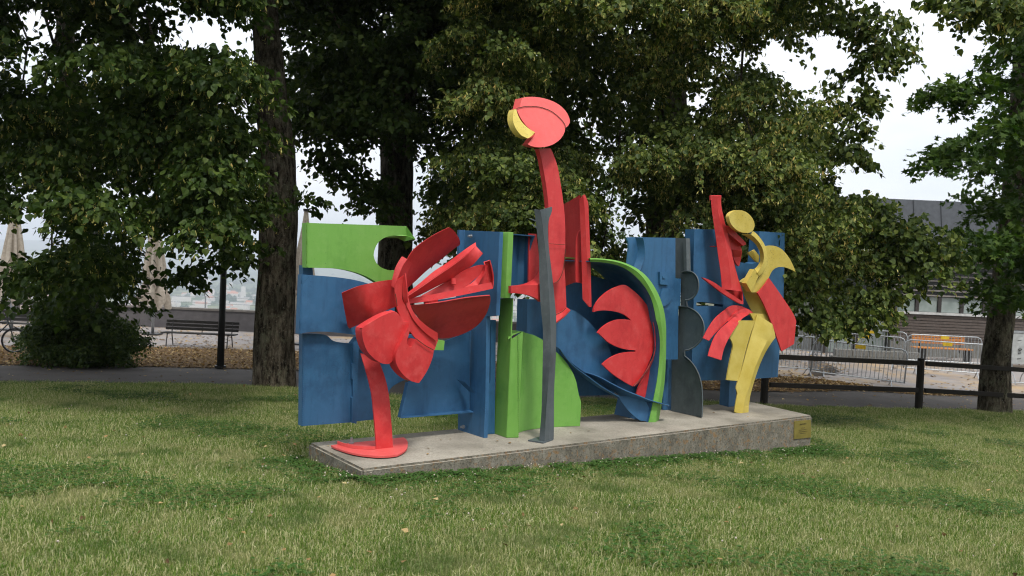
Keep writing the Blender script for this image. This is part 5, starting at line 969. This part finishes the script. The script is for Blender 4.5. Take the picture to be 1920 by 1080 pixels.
# clover: leaflets and white flower heads, thick along the plinth and in patches
def clover_pts(n):
    u = rng.uniform(-.1, PLEN+.1, n); v = -np.abs(rng.exponential(.22, n))-.02; a = PF[None]+U[None]*u[:, None]+N[None]*v[:, None]
    k = rng.uniform(0, 1, n) < .16; e = rng.uniform(-.05, 1.3, n); a[k] = PF[None]+U[None]*(-.05-np.abs(rng.exponential(.18, k.sum())))[:, None]+N[None]*e[k][:, None]
    return a
P1 = clover_pts(9000); P1 = P1[fbm(P1[:, 0], P1[:, 1], 1.1, 4, 31)+rng.normal(0, .25, len(P1)) > -.25]
c = rng.uniform([-9, 4.2], [10, 15.5], (150000, 2)); c = c[(fbm(c[:, 0], c[:, 1], 3.2, 5, 21)+rng.normal(0, .12, len(c)) > .42) & (np.abs(c[:, 0]) < c[:, 1]*.66) & (c[:, 1] < edge_y(c[:, 0])-.3)]
q = c-PF[:2]; uu, vv = q@U[:2], q@N[:2]; c = c[~((uu > -.05) & (uu < PLEN+.25) & (vv > -.05) & (vv < VB+.1))]; P2 = np.column_stack([c, np.zeros(len(c))]); CP = np.concatenate([P1, P2])
CP[:, 2] = H(CP[:, 0], CP[:, 1])+rng.uniform(.025, .065, len(CP)); Q = np.repeat(CP, 3, 0); m = len(Q); a = np.tile([0, 2.09, 4.19], len(CP))+np.repeat(rng.uniform(0, 6, len(CP)), 3)
T = np.column_stack([np.cos(a), np.sin(a), rng.normal(0, .15, m)]); T /= np.linalg.norm(T, axis=1)[:, None]; Nn = rng.normal(0, .15, (m, 3)); Nn[:, 2] += 1
V_, l_, z_ = leaf_arrays('heart', Q, T, Nn, np.repeat(rng.uniform(.012, .024, len(CP)), 3)); tag(raw('clover', V_, l_, z_, [CLOV]), kind='stuff')
F1 = clover_pts(120); s = rng.uniform([-6, 4.5], [8, 13], (260, 2)); s = s[np.abs(s[:, 0]) < s[:, 1]*.6]; q = s-PF[:2]; uu, vv = q@U[:2], q@N[:2]; s = s[~((uu > -.05) & (uu < PLEN+.25) & (vv > -.05) & (vv < VB+.1))]
FP_ = np.concatenate([F1, np.column_stack([s, np.zeros(len(s))])]); FP_[:, 2] = H(FP_[:, 0], FP_[:, 1])+rng.uniform(.045, .085, len(FP_))
import bmesh
bm = bmesh.new(); bmesh.ops.create_icosphere(bm, subdivisions=1, radius=1); iv = np.array([v.co[:] for v in bm.verts]); ifc = np.array([[v.index for v in f.verts] for f in bm.faces]); bm.free()
V = FP_[:, None]+iv[None]*rng.uniform(.0045, .0095, (len(FP_), 1, 1)); tag(raw('clover_flowers', V.reshape(-1, 3), (ifc.ravel()[None]+np.arange(len(FP_))[:, None]*len(iv)).ravel(), np.full(len(FP_)*len(ifc), 3), [CLOVF], smooth_=True), kind='stuff')
def s_lawn(n): p = rng.uniform([-9, 4.3], [11, 16], (n, 2)); p = p[(np.abs(p[:, 0]) < p[:, 1]*.65) & (p[:, 1] < edge_y(p[:, 0])-.05)]; return np.column_stack([p, np.zeros(len(p))])
pu = rng.uniform([.1, .05], [PLEN-.1, VB-.1], (26, 2)); pp = PF[None]+U[None]*pu[:, :1]+N[None]*pu[:, 1:]; a = rng.uniform(0, 6.28, 26); T = np.column_stack([np.cos(a), np.sin(a), 0*a+.1]); Nn = rng.normal(0, .2, (26, 3)); Nn[:, 2] += 1
pp[:, 2] = ZT+.006; V_, l_, z_ = leaf_arrays('kite', pp, T, Nn, rng.uniform(.02, .045, 26)); tag(raw('plinth_leaves', V_, l_, z_, [FALLEN]), kind='stuff')
scatter('fallen_leaves', 620, s_lawn, .042, FALLEN, .5, .035)
# ---------------------------------------------------------------- the air
hz = MB().box((-13500, -200, -235), (13500, 13600, 330)).build('haze', bpy.data.materials.new('haze_air')); hm = hz.data.materials[0]; hm.use_nodes = True; hm.node_tree.nodes.clear()
pv = hm.node_tree.nodes.new('ShaderNodeVolumePrincipled'); pv.inputs['Density'].default_value = 1.9e-4; pv.inputs['Color'].default_value = (.80, .87, .96, 1); pv.inputs['Anisotropy'].default_value = .1
hm.node_tree.links.new(pv.outputs[0], hm.node_tree.nodes.new('ShaderNodeOutputMaterial').inputs['Volume']); tag(hz, kind='stuff')
